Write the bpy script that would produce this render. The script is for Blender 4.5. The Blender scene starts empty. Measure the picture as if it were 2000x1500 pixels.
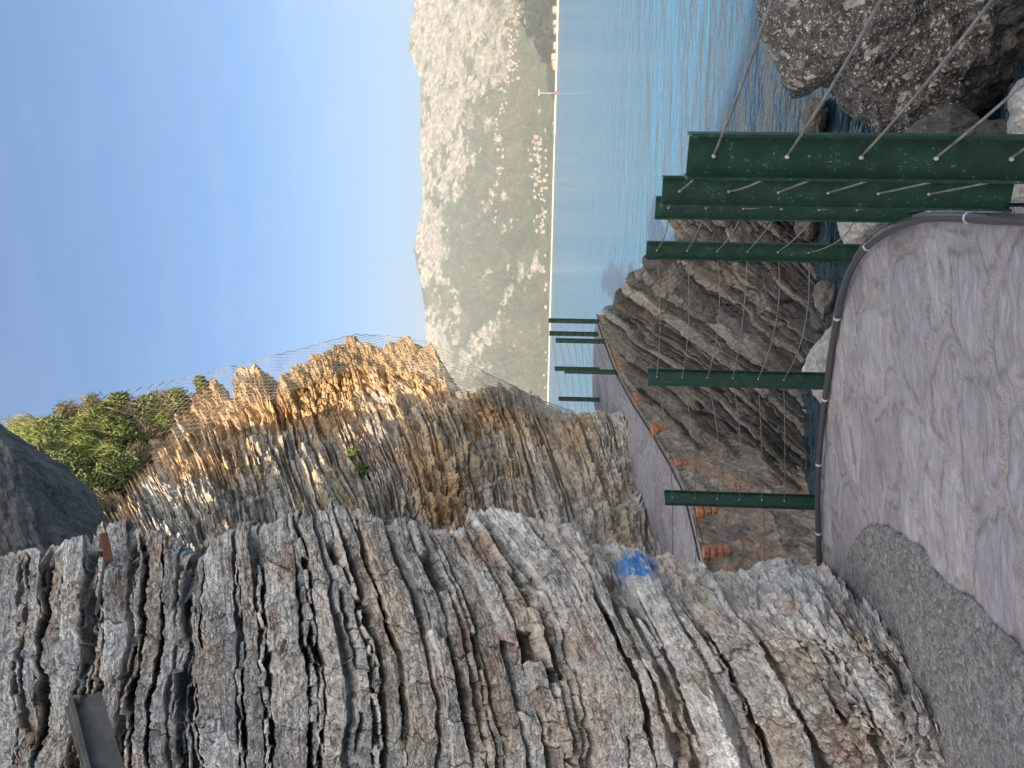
import bpy, math, random
import numpy as np
from mathutils import Matrix, Vector
rng = np.random.default_rng(7); random.seed(7)
SC = bpy.context.scene; COL = SC.collection

# ------------------------------------------------------------------ camera
EYE = np.array([0.0, 0.0, 1.6]); F = 1450.0
TH, RO = math.atan(70 / 1450), math.atan(0.025)
fw = np.array([0, math.cos(TH), math.sin(TH)])
r0 = np.array([1.0, 0, 0]); p0 = np.array([0, -math.sin(TH), math.cos(TH)])
rt = math.cos(RO) * r0 + math.sin(RO) * p0
up = -math.sin(RO) * r0 + math.cos(RO) * p0
cd = bpy.data.cameras.new('camera'); cam = bpy.data.objects.new('camera', cd); COL.objects.link(cam)
cd.sensor_fit = 'HORIZONTAL'; cd.sensor_width = 36; cd.lens = F / 2000 * 36
cd.clip_start = 0.05; cd.clip_end = 20000
X, Y, Z = -up, rt, -fw                      # the photograph lies on its side
cam.matrix_world = Matrix(((X[0], Y[0], Z[0], EYE[0]), (X[1], Y[1], Z[1], EYE[1]), (X[2], Y[2], Z[2], EYE[2]), (0, 0, 0, 1)))
SC.camera = cam

# ------------------------------------------------------------------ light
SUN_EL = math.radians(30); SH = np.array([-0.30, -0.954])     # horizontal direction towards the sun
w = bpy.data.worlds.new('World'); SC.world = w; w.use_nodes = True
nt = w.node_tree; N = nt.nodes; L = nt.links
bg = N['Background']
sky = N.new('ShaderNodeTexSky'); sky.sky_type = 'NISHITA'; sky.sun_disc = False
sky.sun_elevation = SUN_EL; sky.sun_rotation = math.atan2(SH[0], SH[1])
sky.air_density = 1.0; sky.dust_density = 0.4; sky.ozone_density = 2.0
bg.inputs['Strength'].default_value = 0.10
tc = N.new('ShaderNodeTexCoord'); mp = N.new('ShaderNodeMapping')
mp.inputs['Scale'].default_value = (2.2, 2.2, 11.0); mp.inputs['Rotation'].default_value = (0.05, 0.12, 0.4)
L.new(tc.outputs['Generated'], mp.inputs['Vector'])
cn = N.new('ShaderNodeTexNoise'); cn.inputs['Scale'].default_value = 1.3; cn.inputs['Detail'].default_value = 6; cn.inputs['Roughness'].default_value = 0.55
L.new(mp.outputs['Vector'], cn.inputs['Vector'])
cr = N.new('ShaderNodeMapRange'); cr.inputs['From Min'].default_value = 0.47; cr.inputs['From Max'].default_value = 0.78; cr.inputs['To Max'].default_value = 0.75
L.new(cn.outputs['Fac'], cr.inputs['Value'])
sx_ = N.new('ShaderNodeSeparateXYZ'); L.new(tc.outputs['Generated'], sx_.inputs[0])
ce = N.new('ShaderNodeMapRange'); ce.inputs['From Min'].default_value = 0.45; ce.inputs['From Max'].default_value = 0.15; ce.inputs['To Min'].default_value = 0.22; ce.inputs['To Max'].default_value = 1.0
L.new(sx_.outputs['Z'], ce.inputs['Value'])
cm = N.new('ShaderNodeMath'); cm.operation = 'MULTIPLY'; L.new(cr.outputs['Result'], cm.inputs[0]); L.new(ce.outputs['Result'], cm.inputs[1])
hs = N.new('ShaderNodeHueSaturation'); hs.inputs['Saturation'].default_value = 1.32; hs.inputs['Value'].default_value = 1.27
L.new(sky.outputs['Color'], hs.inputs['Color'])
cmx = N.new('ShaderNodeMixRGB'); cmx.inputs['Color2'].default_value = (4.3, 4.85, 5.5, 1)
hz = N.new('ShaderNodeMapRange'); hz.interpolation_type = 'SMOOTHSTEP'; hz.inputs[1].default_value = .42; hz.inputs[2].default_value = .0; hz.inputs[4].default_value = .85; L.new(sx_.outputs['Z'], hz.inputs[0])
hx = N.new('ShaderNodeMixRGB'); hx.inputs['Color2'].default_value = (2.75, 4.0, 5.25, 1); L.new(hz.outputs[0], hx.inputs['Fac']); L.new(hs.outputs['Color'], hx.inputs['Color1'])
L.new(cm.outputs[0], cmx.inputs['Fac']); L.new(hx.outputs[0], cmx.inputs['Color1'])
# bright sky patch added round the sun, behind the viewer, to lift shaded ground
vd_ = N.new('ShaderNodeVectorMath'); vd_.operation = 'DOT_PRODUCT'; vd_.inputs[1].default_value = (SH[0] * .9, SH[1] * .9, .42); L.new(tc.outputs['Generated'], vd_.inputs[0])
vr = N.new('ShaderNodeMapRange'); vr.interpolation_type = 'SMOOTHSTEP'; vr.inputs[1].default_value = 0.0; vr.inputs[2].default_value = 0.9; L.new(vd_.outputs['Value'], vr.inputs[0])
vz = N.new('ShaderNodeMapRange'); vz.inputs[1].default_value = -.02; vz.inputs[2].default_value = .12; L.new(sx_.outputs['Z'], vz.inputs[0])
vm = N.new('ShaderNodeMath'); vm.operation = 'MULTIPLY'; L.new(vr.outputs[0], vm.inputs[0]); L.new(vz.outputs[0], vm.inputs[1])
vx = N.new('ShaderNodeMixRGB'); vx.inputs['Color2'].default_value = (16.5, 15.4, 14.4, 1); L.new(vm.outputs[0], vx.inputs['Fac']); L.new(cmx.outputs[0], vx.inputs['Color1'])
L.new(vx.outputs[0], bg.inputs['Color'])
sl = bpy.data.lights.new('sun', 'SUN'); sl.energy = 4.8; sl.angle = math.radians(0.5); sl.color = (1.0, 0.84, 0.62)
so = bpy.data.objects.new('sun', sl); COL.objects.link(so)
SD = Vector((SH[0] * math.cos(SUN_EL), SH[1] * math.cos(SUN_EL), math.sin(SUN_EL)))
so.rotation_euler = SD.to_track_quat('Z', 'Y').to_euler()
SC.view_settings.view_transform = 'Standard'; SC.view_settings.look = 'None'; SC.view_settings.exposure = 0.75; SC.view_settings.gamma = 1
SC.cycles.volume_bounces = 0; SC.cycles.max_bounces = 6; SC.cycles.diffuse_bounces = 4; SC.cycles.glossy_bounces = 3

# ------------------------------------------------------------------ helpers
def ray(px, py):                     # photo pixel -> direction with y = 1
    px = np.asarray(px, float); py = np.asarray(py, float)
    a = (1500 - py) - 750; b = 1000 - px
    d = fw + (a[..., None] * rt + b[..., None] * up) / F
    return d / d[..., 1:2]
def P(px, py, D):
    return EYE + ray(px, py) * np.asarray(D, float)[..., None]
def proj(W):
    d = np.asarray(W, float) - EYE
    k = d @ fw
    return 1000 - F * (d @ up) / k, 750 - F * (d @ rt) / k
def hsh(i, j, s):
    i = (np.asarray(i).astype(np.int64) & 0xffffffff).astype(np.uint64); j = (np.asarray(j).astype(np.int64) & 0xffffffff).astype(np.uint64)
    h = (i * np.uint64(374761393) + j * np.uint64(668265263) + np.uint64((s * 2246822519) & 0xffffffff)) & np.uint64(0xffffffff)
    h = ((h ^ (h >> np.uint64(13))) * np.uint64(1274126177)) & np.uint64(0xffffffff)
    h = ((h ^ (h >> np.uint64(16))) * np.uint64(2654435761)) & np.uint64(0xffffffff)
    h = h ^ (h >> np.uint64(15))
    return h.astype(np.float64) / 4294967295.0
def vn(x, y, s=0):
    xi = np.floor(x); yi = np.floor(y); fx = x - xi; fy = y - yi
    fx = fx * fx * fx * (fx * (fx * 6 - 15) + 10); fy = fy * fy * fy * (fy * (fy * 6 - 15) + 10)
    a = hsh(xi, yi, s); b = hsh(xi + 1, yi, s); c = hsh(xi, yi + 1, s); d = hsh(xi + 1, yi + 1, s)
    return (a + (b - a) * fx) * (1 - fy) + (c + (d - c) * fx) * fy
def fbm(x, y, s=0, o=4, g=0.5, ridge=False):
    t = 0; a = 1; n = 0
    for k in range(o):
        v = vn(x, y, s + 17 * k) * 2 - 1
        if ridge: v = 1 - 2 * np.abs(v)
        t = t + a * v; n += a; a *= g
        x, y = x * 1.94 + 5.3 + 0.35 * y, y * 1.94 - 1.7 - 0.35 * x
    return t / n
def fbm3(p, s=0, o=4, g=0.5, ridge=False):
    return (fbm(p[..., 0] + 0.61 * p[..., 2], p[..., 1] + 0.37 * p[..., 2], s, o, g, ridge) + fbm(p[..., 2] + 0.45 * p[..., 1] + 9, p[..., 0] - 0.33 * p[..., 1], s + 7, o, g, ridge)) * 0.7
def cells(x, y, s=0):                # worley: distance to nearest, second, random of nearest
    xi = np.floor(x); yi = np.floor(y)
    d1 = np.full(x.shape, 9.0); d2 = d1.copy(); r = np.zeros(x.shape)
    for i in (-1, 0, 1):
        for j in (-1, 0, 1):
            cx = xi + i + hsh(xi + i, yi + j, s); cy = yi + j + hsh(xi + i, yi + j, s + 1)
            d = np.hypot(x - cx, y - cy); q = hsh(xi + i, yi + j, s + 2)
            m = d < d1
            d2 = np.where(m, d1, np.minimum(d2, d)); r = np.where(m, q, r); d1 = np.where(m, d, d1)
    return d1, d2, r
def sst(a, b, x):
    t = np.clip((x - a) / (b - a), 0, 1); return t * t * (3 - 2 * t)
def blur(A, n, ax):
    if n < 1: return A
    for _ in range(2):
        pad = [(0, 0)] * A.ndim; pad[ax] = (n + 1, n)
        B = np.cumsum(np.pad(A, pad, mode='edge'), axis=ax)
        m = A.shape[ax]
        A = (np.take(B, np.arange(2 * n + 1, m + 2 * n + 1), axis=ax) - np.take(B, np.arange(0, m), axis=ax)) / (2 * n + 1)
    return A
def normals(G):
    du = np.gradient(G, axis=0); dv = np.gradient(G, axis=1)
    n = np.cross(du, dv); return n / (np.linalg.norm(n, axis=-1, keepdims=True) + 1e-12)

def mesh_np(name, V, Fc, mat, parent=None, col=None, smooth=False, attrs=None):
    V = np.asarray(V, np.float32).reshape(-1, 3); Fc = np.asarray(Fc, np.int32)
    me = bpy.data.meshes.new(name); k = Fc.shape[1]; n = len(Fc)
    me.vertices.add(len(V)); me.vertices.foreach_set('co', V.ravel())
    me.loops.add(n * k); me.loops.foreach_set('vertex_index', Fc.ravel())
    me.polygons.add(n); me.polygons.foreach_set('loop_start', np.arange(0, n * k, k, dtype=np.int32))
    me.polygons.foreach_set('use_smooth', np.full(n, smooth))
    me.update(calc_edges=True)
    if col is not None:
        ca = me.color_attributes.new('Col', 'FLOAT_COLOR', 'POINT')
        c = np.ones((len(V), 4), np.float32); c[:, :3] = np.asarray(col).reshape(-1, 3); ca.data.foreach_set('color', c.ravel())
    for an, av in (attrs or {}).items():
        at = me.attributes.new(an, 'FLOAT', 'POINT'); at.data.foreach_set('value', np.asarray(av, np.float32).ravel())
    if isinstance(mat, (list, tuple)):
        for m in mat: me.materials.append(m)
    elif mat: me.materials.append(mat)
    o = bpy.data.objects.new(name, me); COL.objects.link(o)
    if parent is not None: o.parent = parent
    return o
def quads(n, m, flip=False):
    i = np.arange(n * m).reshape(n, m)
    q = np.stack([i[:-1, :-1], i[1:, :-1], i[1:, 1:], i[:-1, 1:]], -1).reshape(-1, 4)
    return q[:, ::-1] if flip else q
def grid(name, G, mat, **k):
    n, m = G.shape[:2]
    return mesh_np(name, G, quads(n, m, k.pop('flip', False)), mat, **k)
def tag(o, label=None, cat=None, group=None, kind=None):
    if label: o['label'] = label
    if cat: o['category'] = cat
    if group: o['group'] = group
    if kind: o['kind'] = kind
    return o
def empty(name, loc, **k):
    o = bpy.data.objects.new(name, None); COL.objects.link(o); o.location = Vector([float(a) for a in loc]); o.empty_display_size = .1
    return tag(o, **k)
def setpar(o, p):                    # children are built in world space
    o.parent = p; o.matrix_parent_inverse = Matrix.Translation(-p.location); return o
def tube_np(pts, rad, k=6):
    pts = np.asarray(pts, float); n = len(pts); rad = np.broadcast_to(rad, n)
    t = np.gradient(pts, axis=0); t /= np.linalg.norm(t, axis=1, keepdims=True) + 1e-9
    a = np.tile([0.13, 0.21, 0.97], (n, 1)); b = np.cross(t, a); b /= np.linalg.norm(b, axis=1, keepdims=True) + 1e-9
    c = np.cross(t, b); an = np.arange(k) * 2 * math.pi / k
    V = pts[:, None] + rad[:, None, None] * (np.cos(an)[None, :, None] * b[:, None] + np.sin(an)[None, :, None] * c[:, None])
    i = np.arange(n * k).reshape(n, k); j = np.roll(i, -1, 1)
    Q = np.stack([i[:-1], j[:-1], j[1:], i[1:]], -1).reshape(-1, 4)
    return V.reshape(-1, 3), Q
class MB:
    def __init__(s): s.V = []; s.Q = []; s.n = 0
    def add(s, V, Q): s.V.append(np.asarray(V).reshape(-1, 3)); s.Q.append(np.asarray(Q) + s.n); s.n += len(s.V[-1])
    def tube(s, pts, r, k=6):
        V, Q = tube_np(pts, r, k); s.add(V, Q)
        n = len(pts)
        if k >= 4:
            for base in (0, (n - 1) * k):
                for a in range(1, k - 2, 2): s.Q.append(np.array([[base, base + a, base + a + 1, base + (a + 2) % k]]) + s.n - n * k)
    def box(s, c, ax, ay, az):       # centre and three half axes
        c, ax, ay, az = (np.asarray(v, float) for v in (c, ax, ay, az))
        V = [c + i * ax + j * ay + k * az for i in (-1, 1) for j in (-1, 1) for k in (-1, 1)]
        s.add(V, [[0, 1, 3, 2], [4, 6, 7, 5], [0, 4, 5, 1], [2, 3, 7, 6], [0, 2, 6, 4], [1, 5, 7, 3]])
    def build(s, name, mat, parent=None, smooth=False):
        o = mesh_np(name, np.concatenate(s.V), np.concatenate(s.Q), mat, smooth=smooth)
        if parent is not None: setpar(o, parent)
        return o

# ------------------------------------------------------------------ materials
def newmat(name):
    m = bpy.data.materials.new(name); m.use_nodes = True
    return m, m.node_tree.nodes, m.node_tree.links, m.node_tree.nodes['Principled BSDF']
def noise_node(N, L, vec, scale, detail=5, rough=.6):
    n = N.new('ShaderNodeTexNoise'); n.inputs['Scale'].default_value = scale; n.inputs['Detail'].default_value = detail; n.inputs['Roughness'].default_value = rough
    L.new(vec, n.inputs['Vector']); return n
def mrange(N, L, src, a, b, c=0., d=1.):
    n = N.new('ShaderNodeMapRange'); n.inputs[1].default_value = a; n.inputs[2].default_value = b; n.inputs[3].default_value = c; n.inputs[4].default_value = d
    L.new(src, n.inputs[0]); return n.outputs[0]
def mixc(N, L, fac, a, b, mode='MIX'):
    n = N.new('ShaderNodeMixRGB'); n.blend_type = mode
    for s, v in ((n.inputs[0], fac), (n.inputs[1], a), (n.inputs[2], b)):
        if isinstance(v, (int, float)): s.default_value = v
        elif isinstance(v, tuple): s.default_value = (*v, 1)
        else: L.new(v, s)
    return n.outputs[0]
def mth(N, L, op, a, b=0.0):
    n = N.new('ShaderNodeMath'); n.operation = op
    for s, v in ((n.inputs[0], a), (n.inputs[1], b)):
        if isinstance(v, (int, float)): s.default_value = v
        else: L.new(v, s)
    return n.outputs[0]
def bump(N, L, h, dist, strength=1.0, prev=None):
    b = N.new('ShaderNodeBump'); b.inputs['Distance'].default_value = dist; b.inputs['Strength'].default_value = strength
    L.new(h, b.inputs['Height'])
    if prev is not None: L.new(prev, b.inputs['Normal'])
    return b.outputs[0]
def rock_mat(name, sc=1.0, veins=0.6, contrast=0.5, lichen=0.3):
    m, N, L, B = newmat(name)
    at = N.new('ShaderNodeAttribute'); at.attribute_name = 'Col'
    v = N.new('ShaderNodeTexCoord').outputs['Object']
    n1 = noise_node(N, L, v, 9 * sc, 8, .7); n2 = noise_node(N, L, v, 55 * sc, 6, .7); n3 = noise_node(N, L, v, 2.2 * sc, 4)
    c = mixc(N, L, 1.0, at.outputs['Color'], mixc(N, L, mrange(N, L, n1.outputs[0], .3, .7), (1 - contrast,) * 3, (1 + contrast * .8,) * 3), 'MULTIPLY')
    c = mixc(N, L, 1.0, c, mixc(N, L, mrange(N, L, n2.outputs[0], .35, .65), (.72,) * 3, (1.25,) * 3), 'MULTIPLY')
    if veins:
        mpn = N.new('ShaderNodeMapping'); mpn.inputs['Scale'].default_value = (1.6 * sc, 1.6 * sc, 2.6 * sc); mpn.inputs['Rotation'].default_value = (.5, .3, .2); L.new(v, mpn.inputs[0])
        nv = noise_node(N, L, mpn.outputs[0], 2.6, 5, .55)
        vv = mth(N, L, 'ABSOLUTE', mth(N, L, 'SUBTRACT', nv.outputs[0], .5))
        vf = mth(N, L, 'MULTIPLY', mrange(N, L, vv, .009, .002), mrange(N, L, n3.outputs[0], .48, .6, 0, veins))
        c = mixc(N, L, vf, c, (.62, .6, .56))
    if lichen:
        nl = noise_node(N, L, v, 26 * sc, 4, .6)
        lf = mth(N, L, 'MULTIPLY', mrange(N, L, nl.outputs[0], .63, .68), mrange(N, L, n3.outputs[0], .5, .62, 0, lichen * 2))
        c = mixc(N, L, lf, c, (.56, .56, .5))
    L.new(c, B.inputs['Base Color']); B.inputs['Roughness'].default_value = .88
    wq = N.new('ShaderNodeVectorMath'); wq.operation = 'MULTIPLY_ADD'; L.new(n1.outputs['Color'], wq.inputs[0]); wq.inputs[1].default_value = (.10 / sc,) * 3; L.new(v, wq.inputs[2])
    vq = N.new('ShaderNodeTexVoronoi'); vq.inputs['Scale'].default_value = 16 * sc; L.new(wq.outputs[0], vq.inputs['Vector'])
    b = bump(N, L, vq.outputs['Distance'], .022 / sc, .8); b = bump(N, L, n1.outputs[0], .024 / sc, .9, b); b = bump(N, L, n2.outputs[0], .008 / sc, .8, b); L.new(b, B.inputs['Normal'])
    return m
def plain(name, col, rough=.7, var=.25, scale=20, metal=0.0, bmp=0.0):
    m, N, L, B = newmat(name); v = N.new('ShaderNodeTexCoord').outputs['Object']
    n = noise_node(N, L, v, scale, 5)
    L.new(mixc(N, L, 1.0, col, mixc(N, L, mrange(N, L, n.outputs[0], .3, .7), (1 - var,) * 3, (1 + var,) * 3), 'MULTIPLY'), B.inputs['Base Color'])
    B.inputs['Roughness'].default_value = rough; B.inputs['Metallic'].default_value = metal
    if bmp: L.new(bump(N, L, n.outputs[0], bmp, .7), B.inputs['Normal'])
    return m
ROCK = rock_mat('grey_bedded_limestone', 1.0, .8, .38, .35)
ROCKM = rock_mat('ochre_bedded_rock', .5, 0, .4, 0)
ROCKD = rock_mat('dark_wet_rock', .7, 0.2, .4, .15)

# ------------------------------------------------------------------ bedded rock displacement
def make_bounds(lo, hi, mix, seed):
    r = random.Random(seed); b = [lo]
    while b[-1] < hi:
        k = r.random(); acc = 0
        for pr, a, c in mix:
            acc += pr
            if k <= acc: b.append(b[-1] + r.uniform(a, c)); break
    return np.array(b)
def bedded(T, S, bounds, seed, amp=.05, gap=(.02, .16), gapw=(1.5, 5), warp=(10, 160), block=(2., 7.), openp=.4, rough=.02, hollow=.05, fine=1.0, rnd=.55, hd=None, lam=0.0, blk=1.0):
    Tw = T + warp[0] * fbm(S / warp[1], T / (warp[1] * .8), seed, 4) + .22 * warp[0] * fbm(S / (warp[1] * .16), T / (warp[1] * .2), seed + 3, 3)
    k = np.clip(np.searchsorted(bounds, Tw) - 1, 0, len(bounds) - 2)
    lo = bounds[k]; th = bounds[k + 1] - lo; f = (Tw - lo) / th
    R = lambda q: hsh(k, np.full_like(k, 11 * q), seed + q)
    Ln = th * (block[0] + (block[1] - block[0]) * R(1)) + 6
    sb = S / Ln + R(2) * 40 + .18 * fbm(S / 30, T / 15, seed + 5, 2) + .25 * (f - .5) * (R(7) - .5)
    j = np.floor(sb); g = sb - j
    q = lambda n: hsh(k * 131 + 7, j, seed + 50 + n)
    d = amp * (R(3) * 2 - 1) * 1.2 + amp * .35 * np.clip(th / 40, 0, 1)
    d += amp * blk * (q(1) - .5) + amp * blk * (q(2) - .5) * (g - .5) + amp * .8 * (q(3) - .5) * (f - .5)
    d -= np.where(q(4) < hollow, (hd or amp * 2) * (.6 + 1.1 * q(5)), 0)
    e = np.minimum(f, 1 - f) * 2; d -= amp * rnd * (1 - sst(0, .5 if rnd > .5 else .3, e)) * (.3 + R(4))
    if lam: d -= lam * sst(.45, .9, fbm(S / 150, Tw / 4.2, seed + 60, 2, .6, True)) * sst(.3, .6, R(6))
    jd = np.minimum(g, 1 - g) * Ln
    d -= amp * .5 * blk * (1 - sst(0.2, 2.4, jd)) * (q(6) > .3)
    op = .5 + .9 * fbm(S / (warp[1] * .5), T / (warp[1] * .3), seed + 9, 3)
    gp = 0
    for side, dist in ((0, Tw - lo), (1, lo + th - Tw)):
        kk = k + side
        ro = hsh(kk, np.full_like(kk, 3), seed + 20); rw = hsh(kk, np.full_like(kk, 5), seed + 21)
        gw = (gapw[0] + (gapw[1] - gapw[0]) * rw * rw) * np.clip(op + .4, .35, 1.6)
        gd = np.where(ro < openp, gap[0] + (gap[1] - gap[0]) * hsh(kk, np.full_like(kk, 8), seed + 22), gap[0] * .8) * np.clip(op + .45, .1, 1.2)
        gx = gd * (1 - sst(.5, 1.0, dist / gw)); d -= gx; gp = gp + gx
    d += rough * fbm(S / 26, Tw / 20, seed + 30, 4, .6) + rough * .5 * fbm(S / 70, Tw / 9, seed + 33, 3, .55, True) * fine
    c1, c2, cr_ = cells(S / 15 + .6 * fbm(S / 20, T / 20, seed + 40, 2), Tw / 11, seed + 41)
    d += rough * .9 * (cr_ - .5) - rough * .4 * (1 - sst(0, .12, c2 - c1))
    return d, k, f, R, q, gp

# ------------------------------------------------------------------ near railing geometry (posts solved from a 1.09 m height)
PH = 1.09
def post_at(tp, bp, h=PH):
    a = ray(*map(np.array, tp)); b = ray(*map(np.array, bp))
    D = h / (a[2] - b[2]); return np.array([b[0] * D, D, EYE[2] + b[2] * D])
posts = [None, None, post_at((1293, 379), (1945, 381)), post_at((1280, 405), (1772, 412)), post_at((1262, 492), (1658, 495)),
         post_at((1265, 739), (1597, 744)), post_at((1298, 975), (1590, 981))]
A = np.array([[1, p[0], p[1]] for p in posts[2:]]); PLN = np.linalg.lstsq(A, np.array([p[2] for p in posts[2:]]), rcond=None)[0]
def zplane(x, y): return PLN[0] + PLN[1] * x + PLN[2] * y
def on_plane(px, py, dz=0.0):
    d = ray(px, py); D = (PLN[0] + dz - EYE[2]) / (d[..., 2] - PLN[1] * d[..., 0] - PLN[2])
    return EYE + d * D[..., None]
p1 = P(np.array(1343.), np.array(304.), np.array(1.70)); posts[1] = np.array([p1[0], p1[1], p1[2] - PH])
d12 = posts[1] - posts[2]
posts[0] = np.array([posts[1][0] + .13, posts[1][1] - .80, posts[1][2] + .05])
posts.append(np.array([posts[6][0] - 1.0, posts[6][1] + .45, posts[6][2] - .08]))

# ------------------------------------------------------------------ near cliff
def build_near_cliff():
    tk = np.array([-330, 60, 245, 335, 420, 575, 660, 800, 930, 1015, 1110, 1250, 1430, 1600, 1720.])
    pk = np.array([960, 1030, 1150, 1300, 1500, 1760.])
    vk = np.array([[-330, -330, -330, -340], [60, 57, 50, 30], [245, 250, 245, 212], [335, 340, 328, 325], [420, 420, 414, 425], [575, 590, 602, 615],
                   [660, 690, 728, 742], [800, 850, 890, 914], [930, 985, 1045, 1082], [1015, 1110, 1178, 1202], [1110, 1185, 1260, 1326],
                   [1250, 1320, 1440, 1515], [1430, 1570, 1670, 1785], [1600, 1690, 1785, 1858], [1720, 1800, 1900, 1985]], float)
    vk = np.column_stack([vk[:, 0] - .4 * (vk[:, 1] - vk[:, 0]), vk, vk[:, 3] + .9 * (vk[:, 3] - vk[:, 2])])
    sil = np.array([(-400, 1060), (0, 1060), (60, 1050), (110, 1040), (130, 1052), (200, 1015), (240, 1017), (290, 1035), (330, 1040), (360, 1083), (400, 1088), (420, 1060), (460, 1042), (500, 1035), (540, 1020), (580, 996), (600, 1018), (630, 1000), (680, 985), (710, 992), (730, 1015), (800, 1016), (870, 1015), (900, 1022), (930, 987), (960, 990), (1000, 986), (1040, 1008), (1090, 1020), (1130, 1044), (1180, 1068), (1250, 1075), (1290, 1090), (1350, 1090), (1430, 1096), (1500, 1110), (1600, 1118), (1750, 1130)], float)
    T = np.arange(-330, 1715, 1.1); nT = len(T)
    cols = np.concatenate([np.linspace(0, 1, 400)])
    ps = np.interp(T, sil[:, 0], sil[:, 1]) + 6
    PY = ps[:, None] + cols[None] * (1740 - ps[:, None])
    vt = np.array([np.interp(T, tk, vk[:, i]) for i in range(6)])          # 6 x nT
    vt = blur(vt, 14, 1)
    pn = (np.array(pk[1:5]) - 1250) / 250; M = np.vander(pn, 3); cf = np.linalg.lstsq(M, vt[1:5], rcond=None)[0]     # smooth bed lines: a parabola through the four columns
    x = np.clip((PY - 1250) / 250, -1.2, 2.0); V = cf[0][:, None] * x * x + cf[1][:, None] * x + cf[2][:, None]
    # base line sits on the path plane
    pyb = np.array([900, 1118, 1140, 1180, 1232, 1320, 1372, 1500, 1760.]); vb = np.array([1560, 1598, 1650, 1705, 1760, 1785, 1826, 1856, 1930.])
    Bp = on_plane(vb, pyb); 
    sp = lambda x: 60 * np.log1p(np.exp(x / 60))
    Dsm = 5.55 - .0027 * (PY - 1040) + .0012 * sp(PY - 1480)
    wb = sst(950, 1600, T)[:, None]; Db = Dsm * (1 - wb) + blur(np.interp(PY, pyb, Bp[:, 1]), 12, 1) * wb
    h = np.clip((1600 - T) / 1600, -.1, 1.3)[:, None]
    wl = .12 * np.log1p(np.exp((PY - 1060) / 54.))
    D = Db + h * (.35 + .55 * wl) + .25 * np.sin(np.clip(h, 0, 1) * math.pi) * (1 - wl) * -1
    G = P(V, PY, D)
    # the end of the cliff turns back behind its right-hand edge
    nb = 70; s = np.linspace(1, 0, nb, endpoint=False) ** 1.3 * 1.6
    edge = blur(G[:, :1], 10, 0)
    B = edge + s[None, :, None] * np.array([-.62, 1.0, 0.0])
    G = np.concatenate([B, G], 1)
    G = blur(blur(G, 3, 1), 2, 0)
    S = np.concatenate([PY[:, :1] - s[None, :] * 260, PY], 1); Tg = np.broadcast_to(T[:, None], S.shape)
    nrm = normals(blur(blur(G, 16, 0), 10, 1))
    if (nrm[nT // 2, 200] * (EYE - G[nT // 2, 200])).sum() < 0: nrm = -nrm
    bd = make_bounds(-420, 1830, [(.40, 6, 14), (.36, 15, 32), (.24, 34, 62)], 5)
    d, k, f, R, q, gp = bedded(Tg, S, bd, 3, amp=.034, gap=(.12, .40), gapw=(2.6, 7.5), warp=(12, 150), block=(1.6, 6.0), openp=.6, rough=.02, hollow=.08, rnd=.35, hd=.14, lam=.012, blk=1.9)
    d += .10 * fbm(S / 240, Tg / 260, 77, 3) + .02 * fbm(S / 60, Tg / 26, 78, 4, .55, True)
    e1, e2, ern = cells(S / 12 + .7 * fbm(S / 14, Tg / 14, 102, 2), Tg / 14, 103); d += .013 * (ern - .5) - .007 * (1 - sst(0, .14, e2 - e1))
    lower = sst(1150, 1450, Tg)
    c1, c2, crn = cells(S / 26 + .5 * fbm(S / 30, Tg / 30, 92, 3), Tg / 19 + .5 * fbm(S / 30, Tg / 30, 95, 3), 93)
    d = d * (1 - .2 * lower) + lower * (.03 * fbm(S / 30, Tg / 24, 91, 4, .6) + .06 * (crn - .5) - .03 * (1 - sst(0, .16, c2 - c1)))
    d *= 1 - .8 * sst(1570, 1640, Tg)
    tg = np.gradient(blur(G, 10, 0), axis=0); tg /= np.linalg.norm(tg, axis=-1, keepdims=True) + 1e-9
    G = G + nrm * d[..., None] + tg * (np.clip(gp, 0, .3) * -.6 * (1 - sst(1500, 1600, Tg)))[..., None]     # open joints run in at a slant
    pal = np.array([(.55, .54, .53), (.50, .49, .48), (.58, .57, .555), (.53, .50, .465), (.60, .585, .565), (.51, .47, .43)])
    pick = (R(9) * 6).astype(int).clip(0, 5); C = pal[pick]
    C = C * (.76 + .48 * q(8))[..., None]
    st = sst(.03, .42, fbm(S / 120, Tg / 70, 15, 4))
    C = C * (1 - .55 * st[..., None]) + np.array((.52, .415, .315)) * .55 * st[..., None]
    red = sst(.16, .42, fbm(S / 90, Tg / 40, 25, 4)) * (q(9) > .45) * .6
    C = C * (1 - red[..., None]) + np.array((.33, .205, .15)) * red[..., None]
    lm = sst(.5, .95, fbm(S / 150, Tg / 4.2, 163, 2, .6, True)); C = C * (1 - .2 * lm * (R(6) > .35))[..., None]
    li = sst(.0, .5, fbm(S / 9, Tg / 9, 35, 3) + .25 * fbm(S / 60, Tg / 60, 36, 2)) * (.18 + .6 * lower)
    C = C * (1 - li[..., None]) + np.array((.66, .65, .61)) * li[..., None]
    # daubed blue paint mark
    vv, pp = proj(G)
    pm = np.clip(1 - ((vv - 1245) / 46) ** 2 - ((pp - 1103) / 32) ** 2, 0, 1)
    pm = pm * sst(-.05, .12, fbm(S / 12, Tg / 14, 55, 3) + .25 * pm - .04)
    pm = np.clip(pm * 1.6, 0, 1) * (d > -.09)
    C = C * (1 - pm[..., None]) + np.array((.10, .29, .66)) * pm[..., None]
    o = grid('cliff', G, ROCK, col=C)
    return tag(o, 'grey bedded limestone cliff beside the paved path, with a blue paint daub', 'cliff', kind='structure')
near_cliff = build_near_cliff()

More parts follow.
